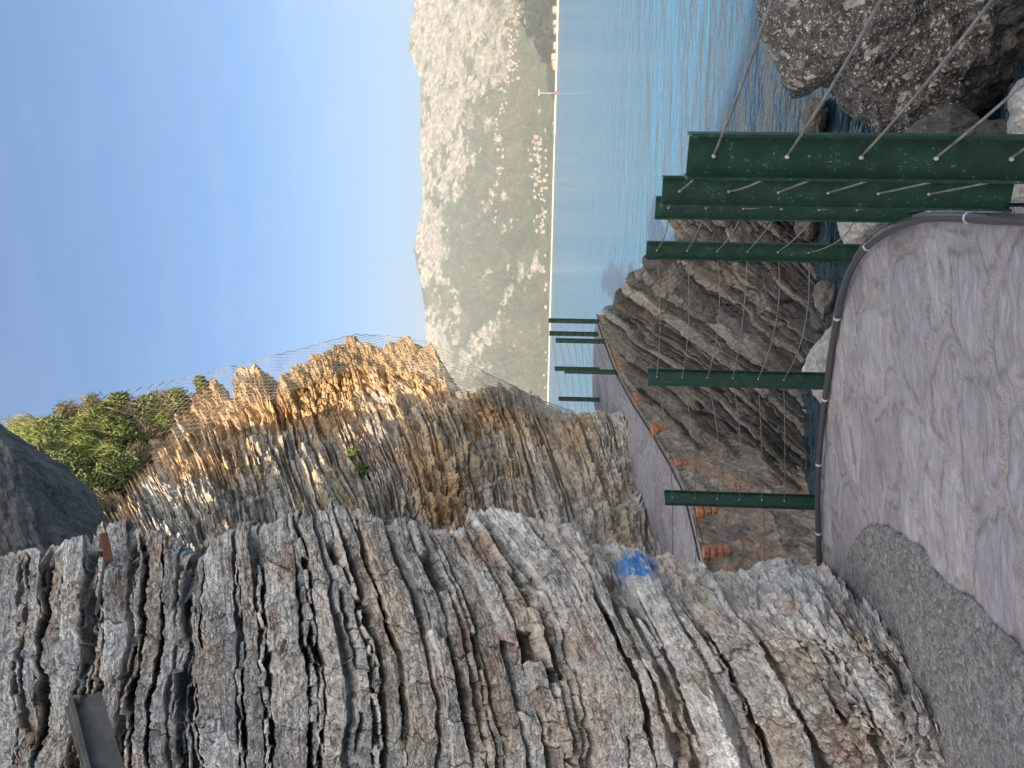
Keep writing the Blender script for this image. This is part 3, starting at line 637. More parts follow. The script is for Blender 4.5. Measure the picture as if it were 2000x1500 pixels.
def sea_rock():
    top_px = np.array([(1300, 360), (1330, 400), (1326, 425), (1312, 440), (1292, 490), (1258, 510), (1250, 530), (1232, 555), (1202, 598), (1180, 610), (1172, 640), (1200, 690), (1235, 760), (1300, 850), (1380, 930), (1440, 1000), (1470, 1060), (1480, 1140)], float)
    top_D = np.array([11.2, 11.4, 11.7, 12.0, 12.8, 13.3, 13.9, 14.6, 15.8, 16.5, 16.9, 16.2, 15.2, 13.6, 12.2, 11.2, 10.6, 10.2])
    bot_px = np.array([(1640, 330), (1640, 380), (1640, 420), (1640, 450), (1645, 490), (1645, 520), (1645, 545), (1645, 575), (1645, 610), (1645, 640), (1645, 680), (1645, 720), (1645, 780), (1645, 850), (1645, 930), (1645, 1000), (1645, 1060), (1645, 1140)], float)
    n, m = 520, 420
    ti = np.linspace(0, len(top_px) - 1, n); ix = np.arange(len(top_px))
    f_ = lambda a: np.interp(ti, ix, a)
    e = np.stack([f_(top_px[:, 0]), f_(top_px[:, 1]), f_(top_D)], 1); e[:, 1:] = blur(e[:, 1:], 6, 0)
    b = np.stack([f_(bot_px[:, 0]), f_(bot_px[:, 1])], 1); Db = np.full(n, 9.75) + .35 * np.sin(np.linspace(0, 9, n)) + np.interp(ti, [0, 3, 17], [.6, .2, 0])
    h = np.linspace(0, 1, m)
    V = e[:, None, 0] * (1 - h) + b[:, None, 0] * h; PY = e[:, None, 1] * (1 - h) + b[:, None, 1] * h
    D = e[:, None, 2] + (Db - e[:, 2])[:, None] * h[None] ** .75
    G = P(V, PY, D)
    bk = np.linspace(1, 0, 40, endpoint=False) * 2.2
    G = np.concatenate([G[:, :1] + bk[None, :, None] * np.array([-.15, 1, -.35]), G], 1); V = np.concatenate([V[:, :1] - bk[None] * 40, V], 1); PY = np.concatenate([PY[:, :1] + bk[None] * 5, PY], 1)
    G = blur(blur(G, 3, 1), 3, 0)
    nrm = normals(blur(G, 8, 0))
    if (nrm[n // 2, 250] * (EYE - G[n // 2, 250])).sum() < 0: nrm = -nrm
    Tg = V * .66 - PY * .75; S = V * .75 + PY * .66
    bd = make_bounds(-1200, 1600, [(.6, 3.5, 8), (.3, 8, 15), (.1, 18, 28)], 19)
    d, k, f, R, q_, gp = bedded(Tg + 14 * fbm(S / 200, Tg / 200, 3, 2), S, bd, 403, amp=.08, gap=(.05, .2), gapw=(1.6, 4.5), warp=(6, 110), block=(2, 9), openp=.55, rough=.04, hollow=.08)
    d += .20 * fbm(V / 85, PY / 95, 277, 4, .5) + .08 * fbm(Tg / 20, S / 60, 278, 3)
    G = G + nrm * d[..., None]
    pal = np.array([(.185, .172, .158), (.14, .132, .124), (.22, .20, .175), (.17, .16, .152), (.33, .305, .27), (.20, .168, .138)])
    C = .72 * pal[(R(9) * 6).astype(int).clip(0, 5)] * (.7 + .6 * q_(8))[..., None]
    vv, pp = proj(G); wet = sst(1500, 1560, vv)
    tn = sst(.0, .4, fbm(V / 40, PY / 60, 33, 4)) * .5 * (1 - wet)
    C = C * (1 - tn[..., None]) + np.array((.27, .23, .185)) * tn[..., None]
    C = C * (1 - .35 * (G[..., 2:3] < SEA + .35) * 1.0)
    tag(grid('sea_rock', G, ROCKD, col=C), 'dark bedded rock headland dropping from the far path bend into the cove', 'rock', kind='structure')
sea_rock()

# ------------------------------------------------------------------ boulders
SEA0 = EYE[2] - 3.6
def puddingstone():
    m, N, L, B = newmat('puddingstone'); v = N.new('ShaderNodeTexCoord').outputs['Object']
    wn = noise_node(N, L, v, 9, 3); wv = N.new('ShaderNodeVectorMath'); wv.operation = 'MULTIPLY_ADD'; L.new(wn.outputs['Color'], wv.inputs[0]); wv.inputs[1].default_value = (.09,) * 3; L.new(v, wv.inputs[2])
    n1 = noise_node(N, L, v, 6, 6); n2 = noise_node(N, L, v, 40, 5)
    c = mixc(N, L, mrange(N, L, n1.outputs[0], .3, .7), (.04, .037, .034), (.10, .092, .084))
    c = mixc(N, L, 1.0, c, mixc(N, L, mrange(N, L, n2.outputs[0], .35, .65), (.6,) * 3, (1.35,) * 3), 'MULTIPLY')
    h = mth(N, L, 'MULTIPLY', n2.outputs[0], .5)
    for sc, th, mg in ((8, .87, .10), (15, .80, .10), (32, .70, .09), (70, .66, .08)):
        vo = N.new('ShaderNodeTexVoronoi'); ve = N.new('ShaderNodeTexVoronoi'); ve.feature = 'DISTANCE_TO_EDGE'
        for x in (vo, ve): x.inputs['Scale'].default_value = sc; x.inputs['Randomness'].default_value = 1; L.new(wv.outputs[0], x.inputs['Vector'])
        s = N.new('ShaderNodeSeparateColor'); L.new(vo.outputs['Color'], s.inputs[0])
        dd = mth(N, L, 'SUBTRACT', ve.outputs['Distance'], mth(N, L, 'ADD', mg, mth(N, L, 'MULTIPLY', s.outputs[1], .12)))
        f = mth(N, L, 'MULTIPLY', mrange(N, L, dd, .0, .035), mrange(N, L, s.outputs[0], th, th + .02))
        cc = mixc(N, L, s.outputs[2], (.2, .19, .175), (.52, .50, .46))
        c = mixc(N, L, mth(N, L, 'MULTIPLY', f, .92), c, cc); h = mth(N, L, 'ADD', h, mth(N, L, 'MULTIPLY', f, .45))
    gz = N.new('ShaderNodeSeparateXYZ'); L.new(v, gz.inputs[0]); c = mixc(N, L, mrange(N, L, mth(N, L, 'ADD', gz.outputs[2], mth(N, L, 'MULTIPLY', n1.outputs[0], .5)), SEA0 + .75, SEA0 + .55, 0, .75), c, (.022, .021, .02))     # wet, weedy tide band
    L.new(c, B.inputs['Base Color']); B.inputs['Roughness'].default_value = .8
    b = bump(N, L, n1.outputs[0], .08, .9); L.new(bump(N, L, h, .02, .9, b), B.inputs['Normal']); return m
PUD = puddingstone()
def outline_rock(name, cpx, cpy, D, outline, depth, mat, seed, rough=.06, col=None, n=220, m=130, push=0.0):
    o = np.array(outline, float); al = np.arctan2(o[:, 1] - cpy, o[:, 0] - cpx); R = np.hypot(o[:, 0] - cpx, o[:, 1] - cpy)
    s = np.argsort(al); al, R = al[s], R[s]
    a = np.linspace(-math.pi, math.pi, n, endpoint=False); r = np.interp(a, np.r_[al - 2 * math.pi, al, al + 2 * math.pi], np.r_[R, R, R])
    psi = np.linspace(0, math.pi, m)
    sp = np.sign(np.sin(psi)) * np.abs(np.sin(psi)) ** .75
    Vp = cpx + r[:, None] * np.cos(a)[:, None] * sp[None]; Pp = cpy + r[:, None] * np.sin(a)[:, None] * sp[None]
    dp = D - depth * np.cos(psi)[None] + 0 * Vp
    # true solid: lateral size set at the centre distance, depth along the line of sight
    base = P(Vp, Pp, np.full_like(Vp, D)); c0 = P(np.array(float(cpx)), np.array(float(cpy)), np.array(float(D)))
    vd = ray(np.array(float(cpx)), np.array(float(cpy))); vd /= np.linalg.norm(vd)
    G = base - vd * (depth * np.cos(psi))[None, :, None]
    cen = c0; dr = G - cen; ln = np.linalg.norm(dr, axis=-1, keepdims=True); dr = dr / (ln + 1e-9)
    p = G * 1.6
    d = rough * 1.2 * fbm3(p, seed, 5, .55) + rough * .8 * fbm3(p * 2.3, seed + 9, 4, .5, True) + rough * .2 * fbm3(p * 9, seed + 19, 3)
    G = G + dr * d[..., None]
    G[:, 0] = G[:, 0].mean(0); G[:, -1] = G[:, -1].mean(0)
    i = np.arange(n * m).reshape(n, m); j = np.roll(i, -1, 0)
    Q = np.stack([i[:, :-1], j[:, :-1], j[:, 1:], i[:, 1:]], -1).reshape(-1, 4)
    C = None
    if col is not None: C = np.ones((n, m, 3)) * np.array(col) * (.75 + .5 * vn(p[..., 0] * 3, p[..., 1] * 3 + p[..., 2] * 2, seed))[..., None]
    return mesh_np(name, G, Q, mat, col=C, smooth=False)
b = outline_rock('boulder', 1790, 0, 6.6, [(1498, -30), (1500, 15), (1511, 30), (1506, 60), (1520, 120), (1542, 160), (1562, 178), (1590, 176), (1604, 165), (1625, 166), (1650, 195), (1690, 222), (1735, 242), (1780, 250), (1830, 252), (1872, 242), (1905, 200), (1950, 172), (2000, 150), (2090, 90), (2130, 0), (2120, -150), (2020, -330), (1800, -400), (1600, -340), (1500, -180)], 1.1, PUD, 31, .095, n=420, m=240)
tag(b, 'huge dark boulder full of pale stone chips standing in the water beyond the railing', 'boulder')
def rk(label, cpx, cpy, D, rx, ry, dep, mat, seed, col, rough=.05, cat='rock', group=None):
    a = np.linspace(0, 2 * math.pi, 14, endpoint=False); rr = random.Random(seed)
    ol = [(cpx + rx * math.cos(t) * rr.uniform(.85, 1.1), cpy + ry * math.sin(t) * rr.uniform(.85, 1.1)) for t in a]
    return tag(outline_rock('rock', cpx, cpy, D, ol, dep, mat, seed, rough, col), label, cat, group)
rk('pale grey rock at the foot of the boulder beside the nearest post', 2030, 225, 4.2, 62, 72, .35, ROCK, 41, (.36, .35, .34), .05)
rk('dark wet rock wedged under the boulder behind the nearest post', 1880, 330, 5.6, 150, 95, .5, ROCKD, 42, (.08, .074, .07), .09)
rk('pale rough rock between the feet of the two nearest posts', 1995, 372, 3.4, 60, 44, .25, ROCK, 43, (.46, .44, .41), .04)
rk('pale stone block outside the path edge near the bend of the conduit', 1690, 430, 4.6, 50, 48, .3, ROCK, 44, (.45, .43, .40), .04)
rk('light grey rock in the cove just outside the path edge', 1640, 725, 5.9, 66, 82, .35, ROCK, 45, (.50, .48, .45), .05)
rk('small dark rock awash in the water left of the boulder', 1596, 225, 10.0, 22, 42, .35, ROCKD, 46, (.12, .11, .10), .08)
rk('low dark rock awash beside the headland foot', 1575, 410, 10.3, 24, 60, .4, ROCKD, 47, (.14, .12, .11), .08)
rk('flat brown rock just under the retaining wall in the cove', 1612, 585, 7.6, 22, 42, .3, ROCKD, 48, (.19, .165, .145), .06)

# ------------------------------------------------------------------ sea
def sea_mat():
    m, N, L, B = newmat('sea_water'); v = N.new('ShaderNodeTexCoord').outputs['Object']
    B.inputs['Base Color'].default_value = (.022, .075, .135, 1); B.inputs['Roughness'].default_value = .10; B.inputs['IOR'].default_value = 1.33
    mp = N.new('ShaderNodeMapping'); mp.inputs['Scale'].default_value = (.6, 1.5, 1); mp.inputs['Rotation'].default_value = (0, 0, .22); L.new(v, mp.inputs[0])
    a = noise_node(N, L, mp.outputs[0], 1.5, 5, .55); b = noise_node(N, L, mp.outputs[0], .16, 3, .5); c = noise_node(N, L, mp.outputs[0], 6.5, 3, .5)
    m2 = N.new('ShaderNodeMapping'); m2.inputs['Scale'].default_value = (.7, 1.3, 1); m2.inputs['Rotation'].default_value = (0, 0, -.35); L.new(v, m2.inputs[0])
    e = noise_node(N, L, m2.outputs[0], .55, 5, .6); n = bump(N, L, b.outputs[0], 1.2, 1.0); n = bump(N, L, e.outputs[0], 1.1, 1.0, n); n = bump(N, L, a.outputs[0], .16, 1.0, n)
    cv = N.new('ShaderNodeVectorMath'); cv.operation = 'DISTANCE'; L.new(v, cv.inputs[0]); cv.inputs[1].default_value = (.5, 8.0, SEA)
    dn = mth(N, L, 'ADD', cv.outputs['Value'], mth(N, L, 'MULTIPLY', e.outputs[0], 5.0))
    L.new(mixc(N, L, mrange(N, L, dn, 5, 17), (.014, .035, .05), (.062, .18, .32)), B.inputs['Base Color'])     # shallow bed plus painted dark wall reflection in the cove, open blue water beyond; n = bump(N, L, c.outputs[0], .02, 1.0, n)
    L.new(n, B.inputs['Normal']); return m
sv = [(-900, 6, SEA), (5200, 6, SEA), (5200, 4600, SEA), (-2500, 4600, SEA)]
sv = [(-60, -30, SEA), (60, -30, SEA), (5200, 4600, SEA), (-2500, 4600, SEA)]
tag(mesh_np('sea', sv, [[0, 1, 2, 3]], sea_mat()), kind='structure')

# ------------------------------------------------------------------ mountain across the bay
rpx = np.array([(860, -420), (830, -300), (822, -180), (812, -60), (810, 0), (800, 70), (798, 100), (812, 130), (821, 155), (822, 200), (820, 300), (825, 350), (826, 400), (816, 450), (808, 490), (818, 540), (829, 600), (832, 660), (838, 760), (850, 900), (880, 1100)], float)
rdir = ray(rpx[:, 0], rpx[:, 1]); ro_ = np.argsort(rdir[:, 0])
def mountain():
    nx, ny = 1000, 420
    sx = np.linspace(-.22, .74, nx); yy = np.linspace(0, 1, ny) ** 1.0 * 2000 + 2500
    SX, YY = np.meshgrid(sx, yy, indexing='ij'); XX = SX * YY
    rz = np.interp(SX, rdir[ro_, 0], rdir[ro_, 2]) * 3850
    w_ = (YY - 2520) / (3850 - 2520)
    wv = w_ + .12 * fbm(XX / 500, YY / 500, 3, 4)
    shp = np.where(w_ < 1, .28 * np.clip(w_, 0, 1) ** .8 + .72 * np.clip(w_, 0, 1) ** 1.9, 1 - .9 * (w_ - 1))
    H = rz * shp
    env = np.clip(w_ * 2.2, 0, 1) * np.clip(1.15 - w_, .12, 1)
    H = H + env * (95 * fbm(XX / 420, YY / 520, 11, 5, .5, True) - 30 + 95 * fbm(XX / 150, YY / 520, 21, 4, .55, True)) + 16 * env * fbm(XX / 40, YY / 55, 31, 4, .6, True)
    H = H + 5 * fbm(XX / 40, YY / 60, 41, 3) * np.clip(w_ * 5, 0, 1)
    vv0, pp0 = proj(np.stack([XX, YY, H + SEA], -1)); top = blur(vv0.min(1), 3, 0); want = np.interp(pp0[:, 180], rpx[:, 1], rpx[:, 0]); hor = 1070 + (750 - pp0[:, 180]) * .025
    H = H * (1 + ((hor - want) / (hor - top) - 1)[:, None] * sst(.3, .9, w_))
    H = np.where(w_ < .02, H * 0 + np.interp(w_, [-.1, .0, .02], [-6, .5, 4]), np.maximum(H, 4)) + SEA
    G = np.stack([XX, YY, H], -1)
    n = normals(G); n *= np.sign(n[..., 2:3]); slope = 1 - n[..., 2]
    vv, pp = proj(G)
    f = fbm(XX / 200, H / 150, 51, 5, .62) + .6 * fbm(XX / 60, H / 40, 61, 4, .6)
    rk_ = f * .9 + (slope - .3) * 1.1 + .62 * sst(980, 840, vv) + .55 * sst(560, 50, pp) * sst(1030, 930, vv) + .8 * fbm(XX / 46, H / 30, 65, 4, .65) - .42
    rk_ = sst(-.06, .14, rk_)
    gcol = np.array((.135, .165, .082)) * (.7 + .6 * vn(XX / 45, YY / 60, 71))[..., None]
    olv = sst(.0, .5, fbm(XX / 300, YY / 300, 81, 3)); gcol = gcol * (1 - .5 * olv[..., None]) + np.array((.23, .20, .11)) * .5 * olv[..., None]
    rc = np.array((.52, .475, .385)) * (.55 + .8 * vn(XX / 18, H / 14, 91))[..., None]
    C = gcol * (1 - rk_[..., None]) + rc * rk_[..., None]
    m, N, L, B = newmat('scrub_and_limestone'); at = N.new('ShaderNodeAttribute'); at.attribute_name = 'Col'
    v = N.new('ShaderNodeTexCoord').outputs['Object']; a = noise_node(N, L, v, .06, 6, .7)
    L.new(mixc(N, L, 1.0, at.outputs['Color'], mixc(N, L, mrange(N, L, a.outputs[0], .35, .65), (.55,) * 3, (1.35,) * 3), 'MULTIPLY'), B.inputs['Base Color']); B.inputs['Roughness'].default_value = 1
    L.new(bump(N, L, a.outputs[0], 30, 1.0), B.inputs['Normal'])
    tag(grid('mountain', G, m, col=C), 'pale limestone mountain with green scrub across the bay', 'mountain', kind='structure')
    return G
MG = mountain(); mv, mpy = proj(MG)
mv_, mpy_ = mv[:, :285].ravel(), mpy[:, :285].ravel(); MGf = MG[:, :285].reshape(-1, 3)
def on_mountain(px, py):
    d = (mv_ - px) ** 2 + (mpy_ - py) ** 2 + 1e-6 * MGf[:, 1]; return MGf[np.argmin(d)]

# houses
def house_mesh(name, w_, d_, h_, wall, roof):
    x, y = w_ / 2, d_ / 2; r = h_ + 2.4
    V = [(-x, -y, -4), (x, -y, -4), (x, y, -4), (-x, y, -4), (-x, -y, h_), (x, -y, h_), (x, y, h_), (-x, y, h_), (-x - .4, 0, r), (x + .4, 0, r), (-x - .4, -y - .5, h_ - .1), (x + .4, -y - .5, h_ - .1), (x + .4, y + .5, h_ - .1), (-x - .4, y + .5, h_ - .1)]
    Q = [[0, 1, 5, 4], [1, 2, 6, 5], [2, 3, 7, 6], [3, 0, 4, 7], [10, 11, 9, 8], [12, 13, 8, 9]]
    for zz in np.arange(1.2, h_ - 1, 3.0):
        for xx in np.arange(-x + 1.5, x - 1, 3.2):
            k = len(V); V += [(xx, -y - .05, zz), (xx + 1.1, -y - .05, zz), (xx + 1.1, -y - .05, zz + 1.4), (xx, -y - .05, zz + 1.4)]; Q.append([k, k + 1, k + 2, k + 3])
    o = mesh_np(name, V, Q, [wall, roof, WINM]); idx = np.array([0] * 4 + [1] * 2 + [2] * (len(Q) - 6), np.int32)
    o.data.polygons.foreach_set('material_index', idx); return o
WINM = plain('window_dark', (.06, .06, .07), .3)
walls = [plain('render_cream', (.50, .46, .38), .9, .1, .2), plain('render_white', (.56, .54, .5), .9, .1, .2), plain('render_pink', (.66, .48, .38), .9, .1, .2), plain('render_ochre', (.66, .52, .30), .9, .1, .2)]
roof = plain('tile_roof', (.42, .2, .12), .9, .2, .3)
protos = []
for i in range(8):
    protos.append(house_mesh('house', random.uniform(9, 17), random.uniform(8, 12), random.choice([5, 6.5, 9, 11]), walls[[0, 1, 0, 2, 1, 3, 0, 1][i]], roof))
    COL.objects.unlink(protos[-1])
def place_houses(n, fpos, label, group, smax=1.3):
    for k in range(n):
        px, py = fpos(); p = on_mountain(px, py)
        o = protos[random.randrange(8)].copy(); COL.objects.link(o); o.name = 'house'
        o.location = Vector([float(a) for a in p]) + Vector((random.uniform(-4, 4), random.uniform(-4, 4), 0)); o.rotation_euler.z = random.uniform(-.5, .5); s = random.uniform(.4, smax * .68); o.scale = (s, s, s)
        tag(o, label, 'house', group)
g = random.gauss; U = random.uniform
place_houses(95, lambda: (lambda py: (1062 - abs(g(0, 11)) - 6 * math.sin(py / 40), py))(U(265, 455)), 'tiny pale house in the dense shoreline village below the scrub slope', 'houses of the shoreline village')
place_houses(70, lambda: (lambda py: (1010 - (py - 20) * .10 + g(0, 8), py))(U(15, 160)), 'tiny pale house in the upper village above the wooded headland', 'houses of the upper hillside village')
place_houses(55, lambda: (lambda py: (985 - (py - 160) * .075 + g(0, 4) + 6 * math.sin(py / 22), py))(U(150, 440)), 'tiny pale house strung along the hillside road halfway up the mountain', 'houses along the hillside road')
place_houses(22, lambda: (1070 - abs(g(0, 3)), U(250, 760)), 'tiny pale house standing alone on the low shore', 'scattered shore houses')

# wooded headland near the right-hand shore
def headland():
    nx, ny = 140, 60
    sx = np.linspace(.35, .75, nx); yy = np.linspace(1950, 2450, ny); SXX, YY = np.meshgrid(sx, yy, indexing='ij')
    pyc = 750 - SXX * F
    prof = np.interp(pyc, [-330, -100, 0, 50, 80, 110, 140, 175, 200, 240], [125, 115, 104, 92, 58, 36, 32, 24, 6, -3])
    H = prof * np.sin(np.clip((YY - 1950) / 330, 0, 1) * math.pi / 2) ** .8 * (1 + .15 * fbm(SXX * 30, YY / 90, 4, 3)) + SEA - .5
    G = np.stack([SXX * YY, YY, H], -1)
    C = np.ones(G.shape) * np.array((.03, .042, .018)) * (.7 + .6 * vn(G[..., 0] / 12, YY / 12, 6))[..., None]
    m, N, L, B = newmat('wooded_ground'); at = N.new('ShaderNodeAttribute'); at.attribute_name = 'Col'; L.new(at.outputs['Color'], B.inputs['Base Color']); B.inputs['Roughness'].default_value = 1
    tag(grid('headland', G, m, col=C), kind='structure'); return G
HG = headland(); hv, hpy = proj(HG)
def leaf_mat(name, a, b, tr=.0):
    m, N, L, B = newmat(name); oi = N.new('ShaderNodeObjectInfo'); v = N.new('ShaderNodeTexCoord').outputs['Object']; n = noise_node(N, L, v, 1.7, 4)
    L.new(mixc(N, L, mrange(N, L, n.outputs[0], .35, .65), a, b), B.inputs['Base Color']); B.inputs['Roughness'].default_value = .7
    return m
def leaves(center, rad, n, size, seed, flat=.0, updir=0.0):
    r = np.random.default_rng(seed); d = r.normal(size=(n, 3)); d /= np.linalg.norm(d, axis=1, keepdims=True)
    rr = r.random(n) ** .45; c = d * rr[:, None]
    lump = .75 + .35 * fbm3(d * 1.7 + seed, seed, 3)[:, None]; c = c * lump * np.asarray(rad) + np.asarray(center)
    a = r.normal(size=(n, 3)); a[:, 2] += updir; a /= np.linalg.norm(a, axis=1, keepdims=True)
    b = np.cross(a, r.normal(size=(n, 3))); b /= np.linalg.norm(b, axis=1, keepdims=True)
    L_ = size[0] * (.6 + .8 * r.random(n))[:, None]; W_ = size[1] * (.6 + .8 * r.random(n))[:, None]
    V = np.stack([c - a * L_, c + b * W_, c + a * L_, c - b * W_], 1); return V.reshape(-1, 3), np.arange(n * 4).reshape(n, 4)
DKL = leaf_mat('pine_foliage', (.018, .032, .010), (.06, .075, .022)); BARK = plain('bark', (.14, .11, .08), .9, .3, 8)
tprot = []
for i in range(3):
    V, Q = leaves((0, 0, 7.5), (4.8, 4.8, 4.2), 420, (1.0, .8), 60 + i); cr_ = mesh_np('crown', V, Q, DKL); t_ = MB(); t_.tube([(0, 0, -2), (.2, 0, 3), (.1, .2, 7)], [.5, .4, .2], 6); tk_ = t_.build('trunk', BARK)
    COL.objects.unlink(cr_); COL.objects.unlink(tk_); tprot.append((cr_, tk_))
for k in range(170):
    i, j = random.randrange(5, 135), random.randrange(0, 40)
    for _ in range(30):
        i, j = random.randrange(30, 140), int(random.random() ** 1.5 * 44)
        if HG[i, j, 2] > SEA + 6 and -60 < hpy[i, j] < 195: break
    r_ = empty('tree', HG[i, j], label='small dark green tree on the wooded headland at the shore', cat='tree', group='trees on the wooded headland'); s = U(1.0, 1.9); r_.scale = (s, s, s * U(.85, 1.15)); r_.rotation_euler.z = U(0, 6)
    for a in tprot[k % 3]:
        c = a.copy(); COL.objects.link(c); c.parent = r_
# shore houses by the headland
for k, (px, py) in enumerate([(1076, 20), (1074, 45), (1078, 60), (1076, 112), (1072, 125), (1077, 132), (1074, 60), (1078, 90)]):
    o = protos[k % 8].copy(); COL.objects.link(o); D = 1940.; p = P(np.array(px + 9.), np.array(py + 0.), np.array(D)); o.location = (float(p[0]), D, SEA + 3.5); o.scale = (1.1, 1.1, 1.0)
    tag(o, 'small pale house on the quay in front of the wooded headland', 'house', 'houses on the quay')
# quay / breakwater and mast
STONEQ = plain('pale_quay_stone', (.58, .53, .45), .9, .2, .3)
for nm, x0, x1, yq, lab in (('quay', 650, 1900, 1932, 'pale stone quay in front of the wooded headland'), ('breakwater', -700, 1000, 2440, 'long pale stone breakwater along the far shore')):
    n = int((x1 - x0) / 12); xs = np.linspace(x0, x1, n); hs_ = SEA + 4.6 + .5 * fbm(xs / 60, xs * 0, 4, 3)
    sec = [(-5, -1 - 0 * 1), (-3.5, 1), (3.5, 1), (5, -1)]
    G = np.stack([np.stack([xs, np.full(n, yq + dy), np.where(top > 0, hs_, SEA - 2)], -1) for dy, top in sec], 1)
    tag(grid(nm, G, STONEQ), lab, nm)
mp_ = P(np.array(1087.), np.array(182.), np.array(1900.)); mst = empty('beacon', (mp_[0], 1900, SEA), label='tall white beacon mast with crossbar and red base off the quay', cat='beacon')
m_ = MB(); m_.tube([(mp_[0], 1900, SEA + 6), (mp_[0], 1900, SEA + 46)], 1.1, 8); m_.build('mast', walls[1], mst)
m_ = MB(); m_.box((mp_[0] + 2, 1900, SEA + 45), (9, 0, 0), (0, .8, 0), (0, 0, 1.2)); m_.build('crossbar', walls[1], mst)
m_ = MB(); m_.tube([(mp_[0], 1900, SEA - 2), (mp_[0], 1900, SEA + 3), (mp_[0], 1900, SEA + 6)], [5, 4, 1.5], 10); m_.build('base', plain('red_paint', (.6, .06, .03), .6), mst)

# ------------------------------------------------------------------ vegetation on the mid cliff
LG = [leaf_mat('broom_foliage', (.14, .19, .04), (.36, .37, .11)), leaf_mat('shrub_foliage', (.08, .13, .035), (.24, .26, .08)), leaf_mat('dry_foliage', (.17, .14, .08), (.34, .28, .15))]
TWIG = plain('pale_twig', (.36, .29, .2), .9, .2, 12)
shr = [(45, 845, 34, 0), (80, 850, 40, 0), (70, 905, 46, 1), (100, 960, 44, 0), (130, 930, 50, 1), (150, 880, 44, 0), (180, 850, 48, 0), (215, 835, 44, 0), (240, 870, 40, 1), (200, 905, 46, 0), (165, 960, 40, 1), (215, 945, 42, 1), (250, 925, 36, 1), (120, 1000, 34, 1), (150, 1010, 28, 2), (195, 985, 28, 2), (250, 815, 36, 2), (290, 800, 34, 1), (320, 790, 30, 2), (345, 780, 24, 1), (275, 895, 30, 2), (115, 850, 40, 1), (130, 810, 26, 2), (180, 795, 26, 2), (230, 785, 22, 1), (285, 850, 30, 2), (310, 830, 26, 0), (90, 1000, 30, 0), (390, 745, 12, 1), (690, 885, 11, 1), (705, 915, 12, 1)]
slab_l = {0: 'bright green feathery broom bush', 1: 'dense dark green shrub', 2: 'dry brownish scrub bush'}
kd = [0, 0, 0]
def wor(px, py):
    return ('at the very top of the cliff' if px < 100 else 'on the upper cliff slope' if px < 200 else 'beside the wire netting' if px < 360 else 'growing from a crack in the rock face')
def wor2(py): return ', against the skyline' if py < 830 else ', mid thicket' if py < 930 else ', above the grey cliff'
for i, (px, py, rp, kdx) in enumerate(shr):
    D = float(mid_depth(np.array(px + 0.), np.array(py + 0.))) - .25; c = P(np.array(px + 0.), np.array(py + 0.), np.array(D)); R_ = rp / F * D
    root = empty('shrub', c - np.array([0, 0, R_ * .8]), label=f'{slab_l[kdx]} {wor(px, py)}{wor2(py) if px < 360 else ""}', cat='shrub', group='shrubs on the upper cliff')
    n = int(300 + 42 * rp)
    V, Q = leaves(c, (R_ * 1.4, R_ * 1.0, R_ * 1.3), n, ((.14, .009), (.05, .02), (.09, .008))[kdx], 300 + i, updir=1.6 if kdx == 0 else .3)
    setpar(mesh_np('foliage', V, Q, LG[kdx]), root)
    mb = MB()
    for k in range(9):
        e = c + R_ * np.array([U(-1.2, 1.2), U(-1.2, .2), U(-.3, 1.3)]); b0 = c - np.array([U(-.15, .15) * R_, -.1, R_ * .95])
        mb.tube([b0, b0 * .5 + e * .5 + R_ * np.array([U(-.25, .25), U(-.2, .2), U(-.2, .2)]), e], [.016, .012, .006], 5)
    mb.build('stem', TWIG, root)

# ------------------------------------------------------------------ rockfall netting
def netting():
    vo = np.array([(-120, 905), (20, 838), (100, 806), (200, 772), (300, 750), (400, 728), (550, 690), (690, 652), (760, 655), (830, 666), (900, 698), (960, 733), (1000, 752), (1060, 783), (1110, 800), (1130, 806)], float)
    vs = np.arange(-120, 1126, 11.0); out = np.interp(vs, vo[:, 0], vo[:, 1]); Wd = np.interp(vs, [-120, 100, 300, 360, 450, 700, 850, 960, 1126], [200, 190, 170, 120, 95, 70, 75, 60, 20])
    nc = 14; pts = np.zeros((len(vs), nc, 3))
    for i, v in enumerate(vs):
        qv = (np.arange(nc) + .5 * (i % 2)) / nc; py = out[i] + qv * Wd[i]
        sil = np.interp(v, msil[:, 0], msil[:, 1]); pc = np.maximum(py, sil)
        D = mid_depth(np.full(nc, v), pc) - .42 + .1 * np.sin(i / 11 + qv * 6) + np.where(py < sil, .3, 0) * np.clip((sil - py) / 30, 0, 1)
        pts[i] = P(np.full(nc, v) + 1.5 * np.sin(i * .7 + qv * 11), py, D)
    E = []
    for i in range(len(vs) - 1):
        o = i % 2
        for j in range(nc):
            E.append((pts[i, j], pts[i + 1, j]))
            jj = j - 1 if o == 0 else j + 1
            if 0 <= jj < nc: E.append((pts[i, j], pts[i + 1, jj]))
    E = np.array(E); a, b_ = E[:, 0], E[:, 1]; t = b_ - a; t /= np.linalg.norm(t, axis=1, keepdims=True)
    u = np.cross(t, [0.2, 1, .1]); u /= np.linalg.norm(u, axis=1, keepdims=True); w2 = np.cross(t, u); r = .0045
    V = []
    for e in (a, b_):
        for k in range(3): V.append(e + r * (math.cos(k * 2.094) * u + math.sin(k * 2.094) * w2))
    V = np.stack(V, 1); n = len(E); base = np.arange(n)[:, None] * 6
    Q = np.concatenate([base + np.array([[k, (k + 1) % 3, 3 + (k + 1) % 3, 3 + k]]) for k in range(3)])
    NETM = plain('weathered_net', (.20, .19, .16), .8, .3, 5, .0)
    root = empty('netting', pts[100, 5], label='rockfall wire netting draped over the sunlit ochre cliff and its shrubs', cat='netting')
    setpar(mesh_np('mesh_sheet', V.reshape(-1, 3), Q, NETM, ), root)
    for j, rad in ((0, .011), (5, .008), (12, .007)):
        mb = MB(); mb.tube(pts[:, j], rad, 5); mb.build('cable', NETM, root)
